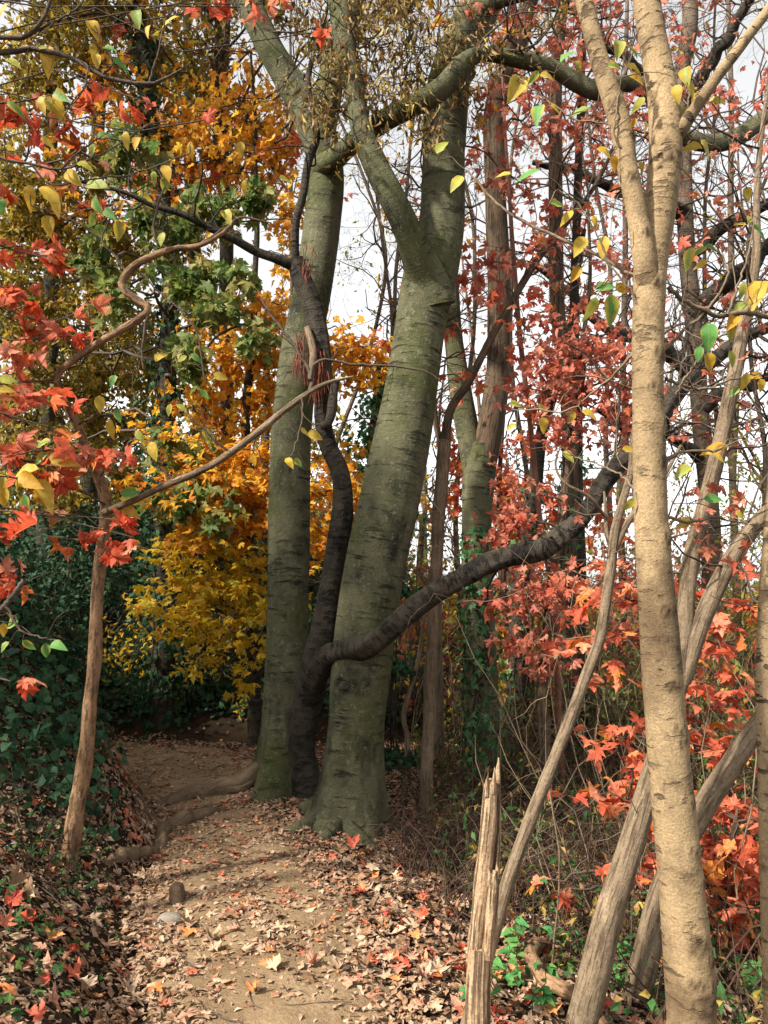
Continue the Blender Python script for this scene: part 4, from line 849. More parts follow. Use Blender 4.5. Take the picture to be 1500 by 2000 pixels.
for pts, d in (
    ([(330, 488, 7), (305, 470, 5), (302, 430, 4.5), (312, 390, 4), (322, 360, 3), (300, 320, 2)], (3.26, 3.2)),
    ([(605, 765, 8), (608, 735, 6), (590, 700, 6), (560, 655, 6), (525, 610, 5), (510, 580, 3)], (3.2, 3.25)),
    ([(290, 605, 5), (280, 660, 4), (278, 690, 3), (280, 720, 2)], (3.3, 3.3)),
    ([(250, 540, 5), (225, 500, 4), (200, 470, 3.5), (215, 430, 3), (235, 400, 2)], (3.3, 3.25)),
    ([(200, 470, 4), (160, 440, 3.5), (110, 420, 3), (60, 400, 2)], (3.28, 3.2)),
    ([(390, 478, 5), (450, 440, 3), (510, 430, 3), (580, 428, 2)], (3.22, 3.2)),
    ([(205, 985, 5), (160, 960, 4), (110, 950, 4), (50, 935, 3), (-20, 930, 3)], (3.8, 3.0)),
    ([(178, 893, 5), (130, 885, 4), (80, 880, 3.5), (20, 890, 3)], (3.6, 3.0)),
    ([(195, 930, 5), (230, 890, 4), (260, 860, 3.5), (300, 860, 2)], (3.7, 3.4)),
    ([(450, 885, 5), (420, 860, 4), (395, 835, 3), (360, 800, 2.5), (350, 780, 2)], (3.36, 3.3)),
    ([(500, 850, 4), (495, 870, 3), (495, 885, 2)], (3.3, 3.3)),
    ([(590, 775, 4), (590, 820, 3), (580, 860, 3), (570, 890, 2)], (3.2, 3.15)),
    ([(340, 940, 5), (300, 900, 3), (296, 880, 2)], (3.5, 3.5)),
    ([(108, 740, 6), (60, 745, 4), (0, 750, 3)], (3.4, 3.2)),
    ([(150, 830, 5), (190, 810, 3), (215, 800, 3), (230, 780, 2)], (3.6, 3.5)),
    ([(262, 520, 5), (300, 560, 3), (380, 640, 3), (400, 740, 3), (420, 730, 2)], (3.28, 3.3)),
    ([(606, 742, 7), (612, 712, 6), (640, 703, 5), (700, 712, 4.5), (760, 715, 4), (830, 726, 3), (868, 750, 2)], (3.2, 3.3)),
    ([(-20, 1215, 12), (20, 1170, 10), (48, 1132, 9)], (3.0, 3.0)),
    ([(10, 1180, 5), (40, 1230, 4), (80, 1245, 3), (110, 1250, 2)], (3.0, 3.0)),
):
    q = twig_px(mb, pts, d, eb)
    for i in range(6, 25, 5):
        tw = bent(q[i, :3], q[i, :3] + unit(rng.normal(size=3) + [0, 0, .2]) * rng.uniform(.08, .25), 5, .1); tube(mb, tw, np.linspace(.0025, .0012, 5), 3, cap=False); eb.append(tw)
LL2 = [(443, 422, 26, 300, 'mixed'), (470, 290, 28, 270, 'yellow'), (475, 365, 32, 250, 'yellow'), (560, 347, 30, 0, 'mixed'), (315, 465, 24, 250, 'mixed'), (287, 388, 30, 285, 'yellow'), (322, 360, 32, 270, 'mixed'), (300, 345, 22, 270, 'green'), (325, 335, 26, 290, 'yellow'), (232, 450, 38, 265, 'mixed'), (236, 400, 22, 240, 'yellow'), (240, 428, 26, 0, 'green'), (214, 418, 26, 320, 'green'), (180, 430, 32, 250, 'green'), (187, 398, 32, 275, 'green'), (95, 440, 40, 275, 'yellow'), (58, 380, 40, 275, 'yellow'), (80, 400, 18, 240, 'mixed'),
    (10, 760, 40, 0, 'yellow'), (15, 742, 38, 350, 'mixed'), (213, 835, 34, 265, 'yellow'), (230, 810, 26, 280, 'green'), (298, 880, 36, 280, 'yellow'), (220, 742, 22, 240, 'green'), (195, 788, 32, 275, 'yellow'), (430, 735, 28, 340, 'yellow'), (315, 697, 30, 40, 'yellow'), (398, 847, 22, 260, 'yellow'), (355, 795, 26, 330, 'mixed'), (495, 898, 28, 265, 'yellow'), (80, 862, 38, 180, 'green'), (65, 874, 34, 190, 'green'), (120, 897, 52, 350, 'yellow'), (50, 918, 52, 185, 'yellow'), (80, 895, 30, 220, 'green'), (27, 950, 38, 240, 'green'), (57, 940, 46, 330, 'yellow'), (88, 955, 50, 310, 'yellow'), (80, 972, 44, 320, 'yellow'), (48, 985, 40, 265, 'green'), (5, 935, 36, 250, 'mixed'), (5, 970, 44, 255, 'yellow'), (250, 962, 40, 180, 'green'), (250, 993, 46, 330, 'yellow'), (258, 977, 50, 355, 'yellow'), (160, 896, 22, 250, 'green'), (595, 843, 24, 330, 'yellow'), (615, 850, 30, 340, 'yellow'), (565, 902, 20, 310, 'yellow'), (582, 903, 22, 330, 'green'), (20, 1216, 34, 180, 'green'), (7, 1230, 28, 270, 'yellow'), (55, 1260, 30, 320, 'green'), (90, 1270, 30, 270, 'green'), (112, 1260, 26, 350, 'green'), (8, 1262, 26, 220, 'green'), (400, 770, 24, 330, 'green'), (383, 697, 24, 330, 'green'), (355, 700, 22, 200, 'mixed'), (330, 800, 24, 250, 'mixed'), (270, 850, 20, 300, 'mixed'), (240, 560, 22, 300, 'green')]
ovate_leaves(es, LL2, eb, 3.3, mb)
mb.build('twigs', M['twig'], es, kind='stuff')

# arching boughs from a shrub outside the left edge
AS = np.array([[-2.6, 2.9, hz(-2.6, 2.9) - .05, .05], [-2.5, 2.9, 1.8, .045], [-2.3, 2.9, 3.2, .035], [-2.2, 2.9, 4.6, .02]])
ar = thing('arching_shrub', first(AS), 'yellow and green leaved shrub arching in from the top left', 'shrub')
_, aq = stem('trunk', M['tan'], AS, ar, 40, 10, rough=.06, seed=54)
ab = []; mb = MB()
for pts, d in (
    ([(-420, 90, 16), (-150, 100, 13), (0, 104, 11), (60, 96, 10), (130, 110, 9), (200, 148, 8), (290, 165, 7), (330, 150, 5), (355, 135, 3)], (2.9, 2.9)),
    ([(-420, 60, 14), (-150, 80, 11), (0, 74, 9), (55, 68, 9), (85, 35, 7), (105, -20, 5)], (2.9, 2.8)),
    ([(60, 66, 5), (110, 40, 4), (150, 15, 3), (180, -20, 3)], (2.85, 2.8)),
    ([(130, 110, 4), (170, 130, 3.5), (160, 180, 3), (130, 220, 2), (100, 270, 2)], (2.9, 2.85)),
    ([(200, 148, 4), (220, 120, 3), (200, 80, 2.5), (185, 50, 2)], (2.9, 2.85)),
    ([(-150, 200, 9), (-20, 300, 6), (60, 320, 5), (120, 330, 4), (200, 300, 3), (280, 250, 3), (330, 235, 2)], (2.9, 3.0)),
    ([(120, 330, 4), (150, 300, 3), (200, 270, 3), (260, 280, 2)], (2.9, 2.9)),
    ([(290, 165, 4), (310, 100, 3), (320, 50, 3), (335, 20, 2)], (2.9, 2.9)),
    ([(0, 200, 5), (30, 200, 4), (80, 190, 3), (120, 180, 2)], (2.9, 2.85)),
    ([(60, 320, 4), (100, 360, 3), (180, 350, 3), (260, 340, 3), (370, 300, 2)], (2.9, 3.0)),
):
    q = twig_px(mb, pts, d, ab)
    for i in range(5, 25, 4):
        tw = bent(q[i, :3], q[i, :3] + unit(rng.normal(size=3) + [0, 0, .1]) * rng.uniform(.08, .3), 5, .1); tube(mb, tw, np.linspace(.0022, .001, 5), 3, cap=False); ab.append(tw)
LL1 = [(182, 57, 40, 300, 'yellow'), (183, 100, 36, 280, 'yellow'), (92, 108, 40, 265, 'yellow'), (188, 118, 26, 280, 'yellow'), (213, 95, 24, 0, 'green'), (237, 130, 44, 330, 'green'), (330, 33, 46, 180, 'yellow'), (25, 120, 30, 340, 'mixed'), (8, 85, 24, 200, 'yellow'), (30, 207, 36, 330, 'green'), (113, 212, 54, 285, 'yellow'), (82, 200, 28, 260, 'yellow'), (118, 188, 28, 330, 'green'), (92, 275, 30, 330, 'yellow'), (200, 260, 24, 30, 'green'), (245, 270, 28, 270, 'yellow'), (267, 278, 22, 240, 'yellow'), (165, 322, 32, 350, 'mixed'), (182, 323, 24, 330, 'mixed'), (140, 345, 30, 320, 'yellow'), (187, 358, 34, 0, 'mixed'), (100, 375, 42, 325, 'yellow'), (370, 290, 30, 260, 'yellow'), (180, 290, 20, 260, 'green'), (95, 200, 24, 280, 'mixed'), (40, 80, 26, 0, 'yellow'), (80, 90, 20, 30, 'mixed'), (268, 35, 30, 275, 'mixed'), (5, 10, 30, 200, 'yellow'), (130, 20, 24, 300, 'mixed'), (290, 60, 24, 250, 'yellow'), (4, 400, 26, 260, 'green')]
ovate_leaves(ar, LL1, ab, 2.9, mb)
mb.build('twigs', M['twig'], ar, kind='stuff')

# red maple whose boughs come in from the left
RS = np.array([[-4.1, 3.3, hz(-4.1, 3.3) - .05, .10], [-4.1, 3.3, 2.4, .09], [-4.2, 3.3, 3.6, .07], [-4.4, 3.2, 5.4, .04]])
rmt = thing('red_maple', first(RS), 'red maple boughs hanging in from the left edge', 'tree')
_, rq_ = stem('trunk', M['brown'], RS, rmt, 40, 12, rough=.06, seed=55)
maple_crown(rmt, rq_[:, :3], [(40, 240, 62, 52, 9), (150, 215, 68, 28, 9), (225, 218, 42, 23, 5), (300, 205, 35, 18, 3), (398, 235, 12, 15, 1), (60, 300, 75, 58, 12), (15, 370, 30, 19, 3), (40, 480, 75, 33, 11), (95, 505, 50, 28, 7), (30, 560, 50, 32, 8), (60, 600, 81, 52, 16), (40, 685, 62, 58, 15), (110, 640, 50, 39, 4), (155, 655, 32, 20, 3), (105, 770, 56, 45, 11), (30, 800, 37, 26, 5), (130, 845, 62, 49, 12), (190, 890, 50, 36, 7), (240, 890, 32, 20, 4), (40, 890, 50, 39, 9), (80, 940, 62, 28, 7), (120, 925, 50, 28, 7),
    (60, 1045, 75, 41, 13), (160, 1055, 50, 33, 8), (213, 1080, 40, 33, 5), (230, 1015, 35, 28, 5), (262, 1050, 15, 10, 1), (10, 1110, 25, 52, 5), (20, 1330, 27, 23, 3), (470, 14, 75, 28, 9), (510, 8, 37, 18, 4), (622, 62, 15, 15, 2), (395, 20, 25, 26, 2), (180, 600, 20, 15, 1), (20, 1150, 25, 26, 3)], 3.3, 'red', (.05, .105), nmax=300, r0=.004, dr=.9, down=.7, spread=.85, kind='mix')

# ivy covered trunk and its olive green crown on the slope
iv, ivq = simple_tree('ivy_clad_tree', 'tree on the left slope wrapped in ivy, with an olive and green crown', 'tree', 'dark',
    [(318, 1290, 44), (318, 1150, 40), (316, 1000, 36), (322, 850, 34), (326, 700, 32), (330, 550, 30), (322, 400, 28), (300, 250, 26), (280, 100, 24), (260, -100, 20), (250, -500, 14)], 8.6, 90, 12, rough=.06, seed=61, jit=.02)
def crown_fill(tree, src, spec, d0, kind, mat, size, nmax=120, far=None, tw='twig', nt=60, dr=1.3, down=.6):
    """a leafy mass: limbs towards each clump, fine twigs through it, leaves along them"""
    pos = []; mb = MB()
    for b in spec:
        px, py, rx, ry, n = b[:5]; d = b[5] if len(b) > 5 else d0
        c = P(px, py, d); sc = d / F; rad = np.array([rx * sc, (rx + ry) * .5 * sc * dr, ry * sc])
        i = np.argmin(np.linalg.norm(src - c, axis=1)); tube(mb, bent(src[i], c, 8, .1), np.linspace(.022, .010, 8), 5, cap=False)
        m = max(3, n // nt); e = []
        for k in range(m):
            a = c + ball(1, .6)[0] * rad * .7; grow(mb, a, unit(rng.normal(size=3)) + [0, 0, .1], min(rad[0], rad[2]) * rng.uniform(.5, .9), .006, 1, e, .35, 0, (3, 5), .7)
        ep = np.array([x[0] for x in e]); q = ep[rng.integers(0, len(ep), n)] + rng.normal(size=(n, 3)) * .07
        pos.append(q)
    mb.build('twigs', M[tw], tree, kind='stuff')
    pos = np.concatenate(pos); dd, nn = hang(len(pos), down, .7)
    foliage(tree, kind, mat, pos, dd, nn, rng.uniform(size[0], size[1], len(pos)), nmax, far)
src = ivq[:, :3]
OL = [(px, py, 100, 85, 860, dd * 1.12 + .7) for (px, py, dd) in ((40, 60, 7), (160, 40, 7.5), (280, 60, 8), (380, 130, 8.5), (60, 180, 7), (190, 170, 7.5), (310, 220, 8), (30, 330, 6.5), (150, 330, 7.5), (260, 340, 8), (40, 450, 7), (140, 470, 7.5), (250, 480, 8), (40, 600, 7.5), (160, 600, 8), (260, 640, 8.3), (60, 740, 7.5), (190, 740, 8.2), (300, 780, 8.5), (80, 880, 7.5), (330, 130, 9.5), (440, 250, 9), (60, -80, 7.5), (220, -80, 8), (380, -60, 8.5), (500, -60, 9), (130, -250, 8), (330, -250, 8.5), (150, 860, 8.2), (240, 900, 8.4))]
crown_fill(iv, src, OL, 8, 'small', 'olive', (.065, .13), 180, nt=90)
crown_fill(iv, src, [(250, 300, 90, 60, 110, 7.6), (180, 480, 80, 60, 90, 7.6), (300, 440, 80, 60, 110, 7.5), (400, 430, 75, 55, 150, 7.4), (480, 380, 50, 40, 70, 7.2), (440, 600, 60, 70, 150, 7.2), (380, 560, 60, 60, 110, 7.6), (350, 700, 60, 50, 80, 7.6), (350, 980, 55, 60, 110, 7.4), (420, 1000, 30, 40, 30, 7.2), (330, 880, 50, 50, 70, 7.6), (250, 560, 50, 50, 50, 7.6), (500, 640, 40, 50, 50, 7.2)], 7.5, 'maple', 'oakgreen', (.10, .16), 280, nt=25)
# ivy on the trunk
def ivy_on(label, qs, n, r_out, smin, smax, mat='ivy', nmax=100, s0=0.0, s1=1.0, side=None, fall=.5):
    q = qs[0]; t = thing('ivy_vine', (q[0, 0], q[0, 1], hz(q[0, 0], q[0, 1])), label, 'ivy')
    mb = MB(); pos = []; nn = []
    for q in qs:
        L = len(q)
        for k in range(5):
            th = np.cumsum(rng.normal(0, .12, L)) + (k * 1.25 if side is None else side + rng.normal(0, .5)); i0, i1 = int(s0 * L), int(s0 * L + (s1 - s0) * L * rng.uniform(.6, 1))
            pts = q[i0:i1, :3] + (q[i0:i1, 3:4] + .008) * np.stack([np.sin(th), -np.cos(th), 0 * th], -1)[i0:i1]
            if len(pts) > 3: tube(mb, pts, .006, 4, cap=False)
        m = n // len(qs); u = s0 + (s1 - s0) * rng.random(m) ** (1 + fall); i = np.clip((u * L).astype(int), 0, L - 1)
        th = rng.uniform(0, 6.28, m) if side is None else side + rng.normal(0, .8, m)
        dr = np.stack([np.sin(th), -np.cos(th), rng.normal(0, .3, m)], -1)
        rr = q[i, 3:4] + np.abs(rng.normal(0, 1, (m, 1))) * r_out + .01
        pos.append(q[i, :3] + dr * rr * [1, 1, 0] + rng.normal(size=(m, 3)) * .03); nn.append(unit(dr + rng.normal(size=(m, 3)) * .5 + [0, 0, .4]))
    mb.build('stem', M['dark'], t); pos = np.concatenate(pos); nn = np.concatenate(nn); m = len(pos)
    d = unit(rng.normal(size=(m, 3)) * .5 + [0, 0, -.8]); foliage(t, 'ivy', mat, pos, d, nn, rng.uniform(smin, smax, m), nmax)
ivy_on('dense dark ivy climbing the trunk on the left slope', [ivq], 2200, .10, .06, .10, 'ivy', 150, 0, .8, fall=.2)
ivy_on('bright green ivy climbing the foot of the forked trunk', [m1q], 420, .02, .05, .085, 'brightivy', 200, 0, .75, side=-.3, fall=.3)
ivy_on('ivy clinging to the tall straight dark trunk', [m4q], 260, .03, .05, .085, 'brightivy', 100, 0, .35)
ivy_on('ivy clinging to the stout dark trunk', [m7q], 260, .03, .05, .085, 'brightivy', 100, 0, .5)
# ivy column far behind, between the grey trunks
ic, icq = simple_tree('ivy_smothered_tree', 'slender far trunk smothered in green ivy, between the grey trunks', 'tree', 'dark',
    [(735, 1400, 30), (730, 1200, 30), (728, 1000, 28), (732, 850, 26), (742, 760, 20), (745, 700, 12)], 11.0, 50, 8, seed=62)
n_ = 2200; u = rng.random(n_); i = (u * 49).astype(int); wv = .10 + .30 * np.sin(np.pi * np.clip(u * 1.02, 0, 1)) ** .7
pos = icq[i, :3] + rng.normal(size=(n_, 3)) * wv[:, None] * [.6, .6, .35]; d, n = hang(n_, .8, .5); foliage(ic, 'ivy', 'brightivy', pos, d, n, rng.uniform(.07, .12, n_), 60)
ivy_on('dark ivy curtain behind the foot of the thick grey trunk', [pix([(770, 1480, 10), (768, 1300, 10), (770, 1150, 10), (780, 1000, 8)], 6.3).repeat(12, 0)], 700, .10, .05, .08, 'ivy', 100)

# orange maple behind the clump
og, ogq = simple_tree('orange_maple', 'golden orange maple filling the gap left of the grey clump', 'tree', 'dark',
    [(498, 1420, 26), (495, 1300, 24), (490, 1150, 22), (485, 1000, 20), (480, 850, 18), (490, 700, 15), (500, 500, 12), (500, 300, 8), (490, 100, 5)], 8.4, 70, 10, rough=.06, seed=63, jit=.02)
src = ogq[:, :3]
maple_crown(og, src, [(440, 960, 95, 60, 420), (370, 900, 60, 50, 160), (480, 900, 70, 50, 240), (380, 1000, 60, 60, 160), (410, 1040, 60, 40, 120), (490, 1010, 45, 50, 140), (400, 930, 40, 30, 60), (640, 960, 40, 40, 110), (690, 970, 35, 35, 80), (635, 1030, 30, 40, 70), (640, 1090, 25, 35, 40)], 7.8, 'orange', (.07, .125), nmax=220, dr=1.2, kind='maple', tier=True)
maple_crown(og, src, [(410, 1100, 95, 60, 259), (470, 1130, 65, 55, 187), (430, 1190, 100, 50, 230), (340, 1180, 50, 60, 72), (380, 1220, 50, 35, 50), (470, 1230, 40, 45, 50), (440, 1290, 50, 35, 43), (360, 1130, 35, 40, 36), (470, 1340, 30, 30, 18), (500, 1290, 20, 40, 18)], 7.8, 'gold', (.07, .12), nmax=200, dr=1.2, kind='maple', tier=True)
maple_crown(og, src, [(510, 640, 80, 80, 380), (540, 700, 60, 60, 200), (450, 720, 80, 70, 300), (430, 840, 90, 50, 220), (520, 790, 50, 40, 110), (420, 780, 40, 40, 60), (690, 690, 80, 38, 260), (720, 700, 50, 30, 100), (770, 960, 40, 40, 60), (650, 900, 40, 40, 60), (640, 760, 30, 30, 40), (560, 600, 30, 40, 50), (690, 730, 30, 20, 30)], 8.6, 'orange', (.075, .12), nmax=120, far='maple_lo', dr=1.0)
maple_crown(og, src, [(500, 250, 100, 80, 300), (410, 320, 100, 70, 220), (540, 330, 60, 70, 200), (300, 240, 100, 70, 120), (180, 260, 90, 60, 60), (330, 420, 80, 60, 100), (120, 420, 70, 60, 50), (250, 120, 90, 60, 70), (560, 420, 30, 50, 90), (450, 200, 60, 40, 110), (380, 280, 40, 40, 70), (360, 360, 50, 40, 70), (300, 300, 40, 30, 40), (560, 500, 25, 40, 40), (320, 30, 60, 30, 60), (250, 230, 40, 30, 30), (560, 200, 40, 40, 60), (510, 120, 40, 40, 60)], 8.6, 'orange', (.075, .12), nmax=100, far='maple_lo', dr=1.0)
maple_crown(og, src, [(330, 330, 40, 30, 40), (290, 330, 40, 40, 36), (560, 270, 30, 40, 40), (250, 60, 40, 20, 20), (200, 420, 30, 20, 14)], 8.6, 'red', (.09, .13), nmax=40, far='maple_lo', dr=1.0)

# dark vine-hung tree top left of the clump
dv, dvq = simple_tree('vine_hung_tree', 'dark trunk draped with withered brown vines behind the left grey trunk', 'tree', 'dark',
    [(455, 1330, 30), (450, 1100, 28), (445, 800, 28), (440, 500, 28), (435, 300, 30), (432, 150, 32), (430, 0, 32), (425, -200, 26), (420, -600, 14)], 9.6, 80, 10, seed=64, jit=.03)
n_ = 2600; u = .45 + .55 * rng.random(n_); i = np.clip((u * 80).astype(int), 0, 79)
pos = dvq[i, :3] + rng.normal(size=(n_, 3)) * [.26, .26, .3]; d, n = hang(n_, 1.1, .4); foliage(dv, 'curl', 'dead', pos, d, n, rng.uniform(.06, .13, n_), 80)
crown_fill(dv, dvq[:, :3], [(420, 60, 60, 70, 300), (560, 40, 60, 50, 160, 8.5), (620, 60, 50, 60, 160, 7.5), (540, -40, 80, 60, 200, 8), (700, 20, 60, 50, 160, 6.8), (800, 10, 60, 40, 160, 6.2), (660, 180, 30, 50, 60, 7)], 9.3, 'small', 'dead', (.06, .11), 80)

# ------------------------------------------------------------------ crowns above the frame
def crown_above(tree, src, c, rad, n, kind, mat, size, nb=16):
    mb = MB(); e = []; c = np.array(c); rad = np.array(rad)
    for k in range(nb):
        a = c + ball(1, .5)[0] * rad * .75; i = np.argmin(np.linalg.norm(src - a, axis=1)); q = bent(src[i], a, 8, .06); tube(mb, q, np.linspace(.035, .012, 8), 5, cap=False)
        for j in range(3): grow(mb, q[5 + j % 3], unit(rng.normal(size=3)), 1.1, .012, 2, e, .3, .0, (2, 4), .6)
    mb.build('upper_branches', M['twig'], tree, kind='stuff'); ep = np.array([x[0] for x in e])
    pos = ep[rng.integers(0, len(ep), n)] + rng.normal(size=(n, 3)) * .12; d, nn = hang(n, .4, .8); mb = MB(); scatter(mb, kind, pos, d, nn, rng.uniform(*size, n)); mb.build('upper_foliage', M[mat], tree, sm=False, kind='stuff')
crown_above(rmt, rq_[:, :3], (-4.9, 2.8, 5.4), (1.4, .95, .7), 3600, 'maple_lo', 'red', (.09, .13), 14)  # unseen crown lobe, added and placed to shade the grey trunks' bases
crown_above(rmt, rq_[:, :3], (-7.0, 3.9, 5.4), (1.4, 1.4, .8), 4200, 'maple_lo', 'red', (.09, .13), 14)  # second unseen lobe, added to cast shade on the left bank
crown_above(beech_l, lq[-60:, :3], (-1.8, 6.6, 9.2), (2.4, 2.4, 1.4), 4500, 'small', 'olive', (.08, .12))
crown_above(beech_r, rq[-60:, :3], (1.6, 5.2, 8.8), (2.2, 2.2, 1.2), 3000, 'small', 'olive', (.08, .12))
crown_above(iv, ivq[-30:, :3], (-4.5, 7.6, 10.0), (2.8, 2.6, 1.6), 5000, 'small', 'olive', (.09, .13))

# ------------------------------------------------------------------ woods beyond
def far_tree(label, px, base_py, d, wpx, mat, top=-500, spec=(), leaf=('small', 'olive', (.08, .14)), twn=12, L=1.6, name='woodland_tree'):
    lean_ = rng.normal(0, 30); c = [(px, base_py, wpx), (px + lean_ * .2, base_py - 300, wpx * .85), (px + lean_ * .6, (base_py + top) / 2, wpx * .7), (px + lean_, top, wpx * .25)]
    t, q = simple_tree(name, label, 'tree', mat, c, d, 50, 8, group='trees standing in the woods beyond', rough=.05, seed=int(px) % 97, jit=.04)
    if twn: twiggy(t, [q], twn, L, .02, 2, M['twig'], 0, lo=.35)
    if spec: crown_fill(t, q[:, :3], spec, d, *leaf, nmax=50, tw='twig', nt=70)
    return t, q
far_tree('grey trunk far behind the crooked sapling on the left slope', 90, 1100, 11.0, 40, 'dark', spec=[(60, 950, 110, 70, 500), (160, 980, 80, 60, 300), (250, 1000, 70, 60, 260), (30, 800, 80, 90, 300), (30, 500, 90, 100, 360), (60, 250, 110, 110, 400)])
far_tree('dark evergreen tree closing the woods behind the left slope', 170, 1080, 12, 40, 'dark', spec=[(30, 640, 110, 80, 900), (150, 700, 110, 80, 900), (60, 800, 110, 80, 900), (210, 840, 100, 70, 700), (110, 560, 110, 80, 700), (280, 720, 80, 80, 500), (50, 920, 100, 60, 700), (20, 430, 90, 90, 500)], leaf=('small', 'oakdark', (.09, .16)))
far_tree('far dark trunk between the ivy clad tree and the orange maple', 405, 1230, 12.5, 34, 'dark', spec=[(380, 840, 90, 70, 340), (400, 650, 90, 70, 240), (360, 480, 90, 70, 220), (300, 150, 110, 90, 380), (430, 380, 70, 60, 150)])
far_tree('far dark trunk seen beside the foot of the left grey trunk', 505, 1270, 13, 30, 'brown', top=600, twn=0, spec=[(520, 1130, 80, 60, 240), (470, 1080, 60, 60, 160), (600, 1180, 60, 60, 140)], leaf=('small', 'olive', (.09, .15)))
far_tree('far trunk in the woods behind the thick grey trunk', 775, 1300, 13.5, 20, 'brown', top=950, twn=0, spec=[(800, 1180, 60, 80, 240), (770, 1080, 40, 60, 120), (890, 1180, 50, 90, 200)], leaf=('small', 'olive', (.09, .15)))
far_tree('far thin grey trunk left of the foreground fork', 1215, 1300, 13, 16, 'bg_bark', twn=18)
far_tree('far grey trunk right of the foreground fork', 1440, 1320, 14, 18, 'bg_bark', twn=20)
far_tree('far thin trunk seen low between the grey clump and slim stems', 815, 1310, 16, 14, 'brown', top=700, twn=10)

def twig_tree(label, px, base_py, d, wpx, nt, L, leaves, lmat, lsize, kind='maple', top=-250, lo=.25):
    c = [(px, base_py, wpx), (px + rng.normal(0, 20), base_py - 350, wpx * .85), (px + rng.normal(0, 40), 500, wpx * .65), (px + rng.normal(0, 50), 100, wpx * .45), (px + rng.normal(0, 60), top, wpx * .2)]
    t, q = simple_tree('woodland_tree', label, 'tree', 'bg_bark', c, d, 60, 8, group='trees standing in the woods beyond', rough=.08, seed=int(px) % 83, jit=.06)
    twiggy(t, [q], nt, L, .014, 3, M['twig'], leaves, lmat, lsize, lo, (2, 3), 60, kind, .01, (0, -.2, .15))
twig_tree('thin twiggy tree in the gap between the two grey trunks', 700, 1290, 11.5, 12, 26, 1.7, 420, 'gold', (.05, .09), 'small')
twig_tree('thin twiggy tree seen just right of the thick grey trunk', 900, 1300, 12, 12, 26, 1.7, 420, 'mixed', (.05, .09), 'small')
twig_tree('thin twiggy tree behind the sweeping limb with rusty leaves', 1040, 1300, 11, 12, 30, 1.7, 520, 'dusty', (.05, .09))
twig_tree('thin twiggy tree left of the foreground fork with rusty leaves', 1190, 1300, 12, 13, 30, 1.8, 520, 'dusty', (.05, .09))
twig_tree('thin twiggy tree right of the foreground fork with pale leaves', 1400, 1310, 11, 13, 30, 1.8, 420, 'mixed', (.05, .09), 'small')
twig_tree('thin twiggy tree near the right edge with rusty leaves', 1480, 1310, 9.5, 12, 26, 1.5, 420, 'dusty', (.05, .09))
twig_tree('thin twiggy tree seen high between the grey trunks', 760, 1290, 10, 10, 26, 1.5, 420, 'olive', (.05, .09), 'small')
twig_tree('thin twiggy tree glimpsed left of the crooked stem', 650, 1290, 13, 11, 26, 1.8, 420, 'mixed', (.05, .10), 'small')
twig_tree('thin twiggy tree behind the left grey trunk', 560, 1280, 12, 12, 24, 1.7, 420, 'olive', (.06, .10), 'small')

# ------------------------------------------------------------------ undergrowth
def bush(label, px, py, d, w_, h_, n, kind, mat, size, nmax=40, stems=14, name='shrub', tw='twig', group=None, droop=.5):
    """a shrub: canes fanning from the ground, leaves along them"""
    b = P(px, py, d); b[2] = hz(b[0], b[1]); t = thing(name, b, label, 'shrub', group); mb = MB(); e = []
    for k in range(stems):
        a = rng.uniform(0, 6.28); dr = np.array([math.cos(a) * w_ / h_ * .9, math.sin(a) * w_ / h_ * .9, 1.0])
        p0 = b + [rng.normal(0, w_ * .15), rng.normal(0, w_ * .15), -.05]; p0[2] = hz(p0[0], p0[1]) - .04
        grow(mb, p0, dr, h_ * rng.uniform(.7, 1.1), .012, 2, e, .22, -.03, (3, 5), .5, .7)
    mb.build('canes', M[tw], t, kind='stuff')
    ep = np.array([x[0] for x in e]); pos = ep[rng.integers(0, len(ep), n)] + rng.normal(size=(n, 3)) * .05
    pos[:, 2] = np.maximum(pos[:, 2], H(pos[:, 0], pos[:, 1]) + .03)
    dd, nn = hang(n, droop, .8); foliage(t, kind, mat, pos, dd, nn, rng.uniform(*size, n), nmax)
    return t
gr = 'shrubs under the trees'
bush('dark evergreen shrub on the slope behind the bend of the path', 250, 1260, 10.2, 1.6, 1.9, 2600, 'ivy', 'ivy', (.06, .10), group=gr, tw='dark')
bush('dark shrub at the left edge of the slope', 40, 1150, 9.0, 1.6, 1.9, 2600, 'ivy', 'ivy', (.05, .09), group=gr, tw='dark')
bush('dark shrub behind the crooked sapling', 160, 1160, 9.3, 1.4, 1.7, 2400, 'ivy', 'ivy', (.05, .09), group=gr, tw='dark')
bush('low golden shrub under the orange maple', 400, 1330, 9.4, 1.2, 1.1, 1300, 'small', 'gold', (.05, .09), group=gr)
bush('olive shrub seen between the left grey trunk and the crooked stem', 545, 1280, 11.5, 1.5, 2.3, 1700, 'small', 'olive', (.06, .1), group=gr)
bush('yellow green shrub seen right of the thick grey trunk', 800, 1330, 9.5, 1.0, 2.6, 1600, 'small', 'gold', (.05, .09), group=gr)
bush('dark green shrub behind the slim stems', 880, 1350, 11, 1.3, 3.2, 2000, 'small', 'oakgreen', (.06, .1), group=gr)
bush('brown leaved shrub behind the stout dark trunk', 1050, 1380, 9.8, 1.3, 1.9, 1500, 'maple_lo', 'dusty', (.05, .09), group=gr)
bush('olive shrub left of the leaning sapling', 1150, 1400, 8.6, 1.2, 1.6, 1500, 'small', 'olive', (.05, .09), group=gr)
bush('dark green shrub behind the coral maple', 1270, 1420, 7.6, 1.2, 1.4, 1500, 'small', 'oakgreen', (.05, .09), group=gr)
bush('olive shrub behind the leaning forked trunk', 1390, 1420, 7.4, 1.2, 1.5, 1500, 'small', 'olive', (.05, .09), group=gr)
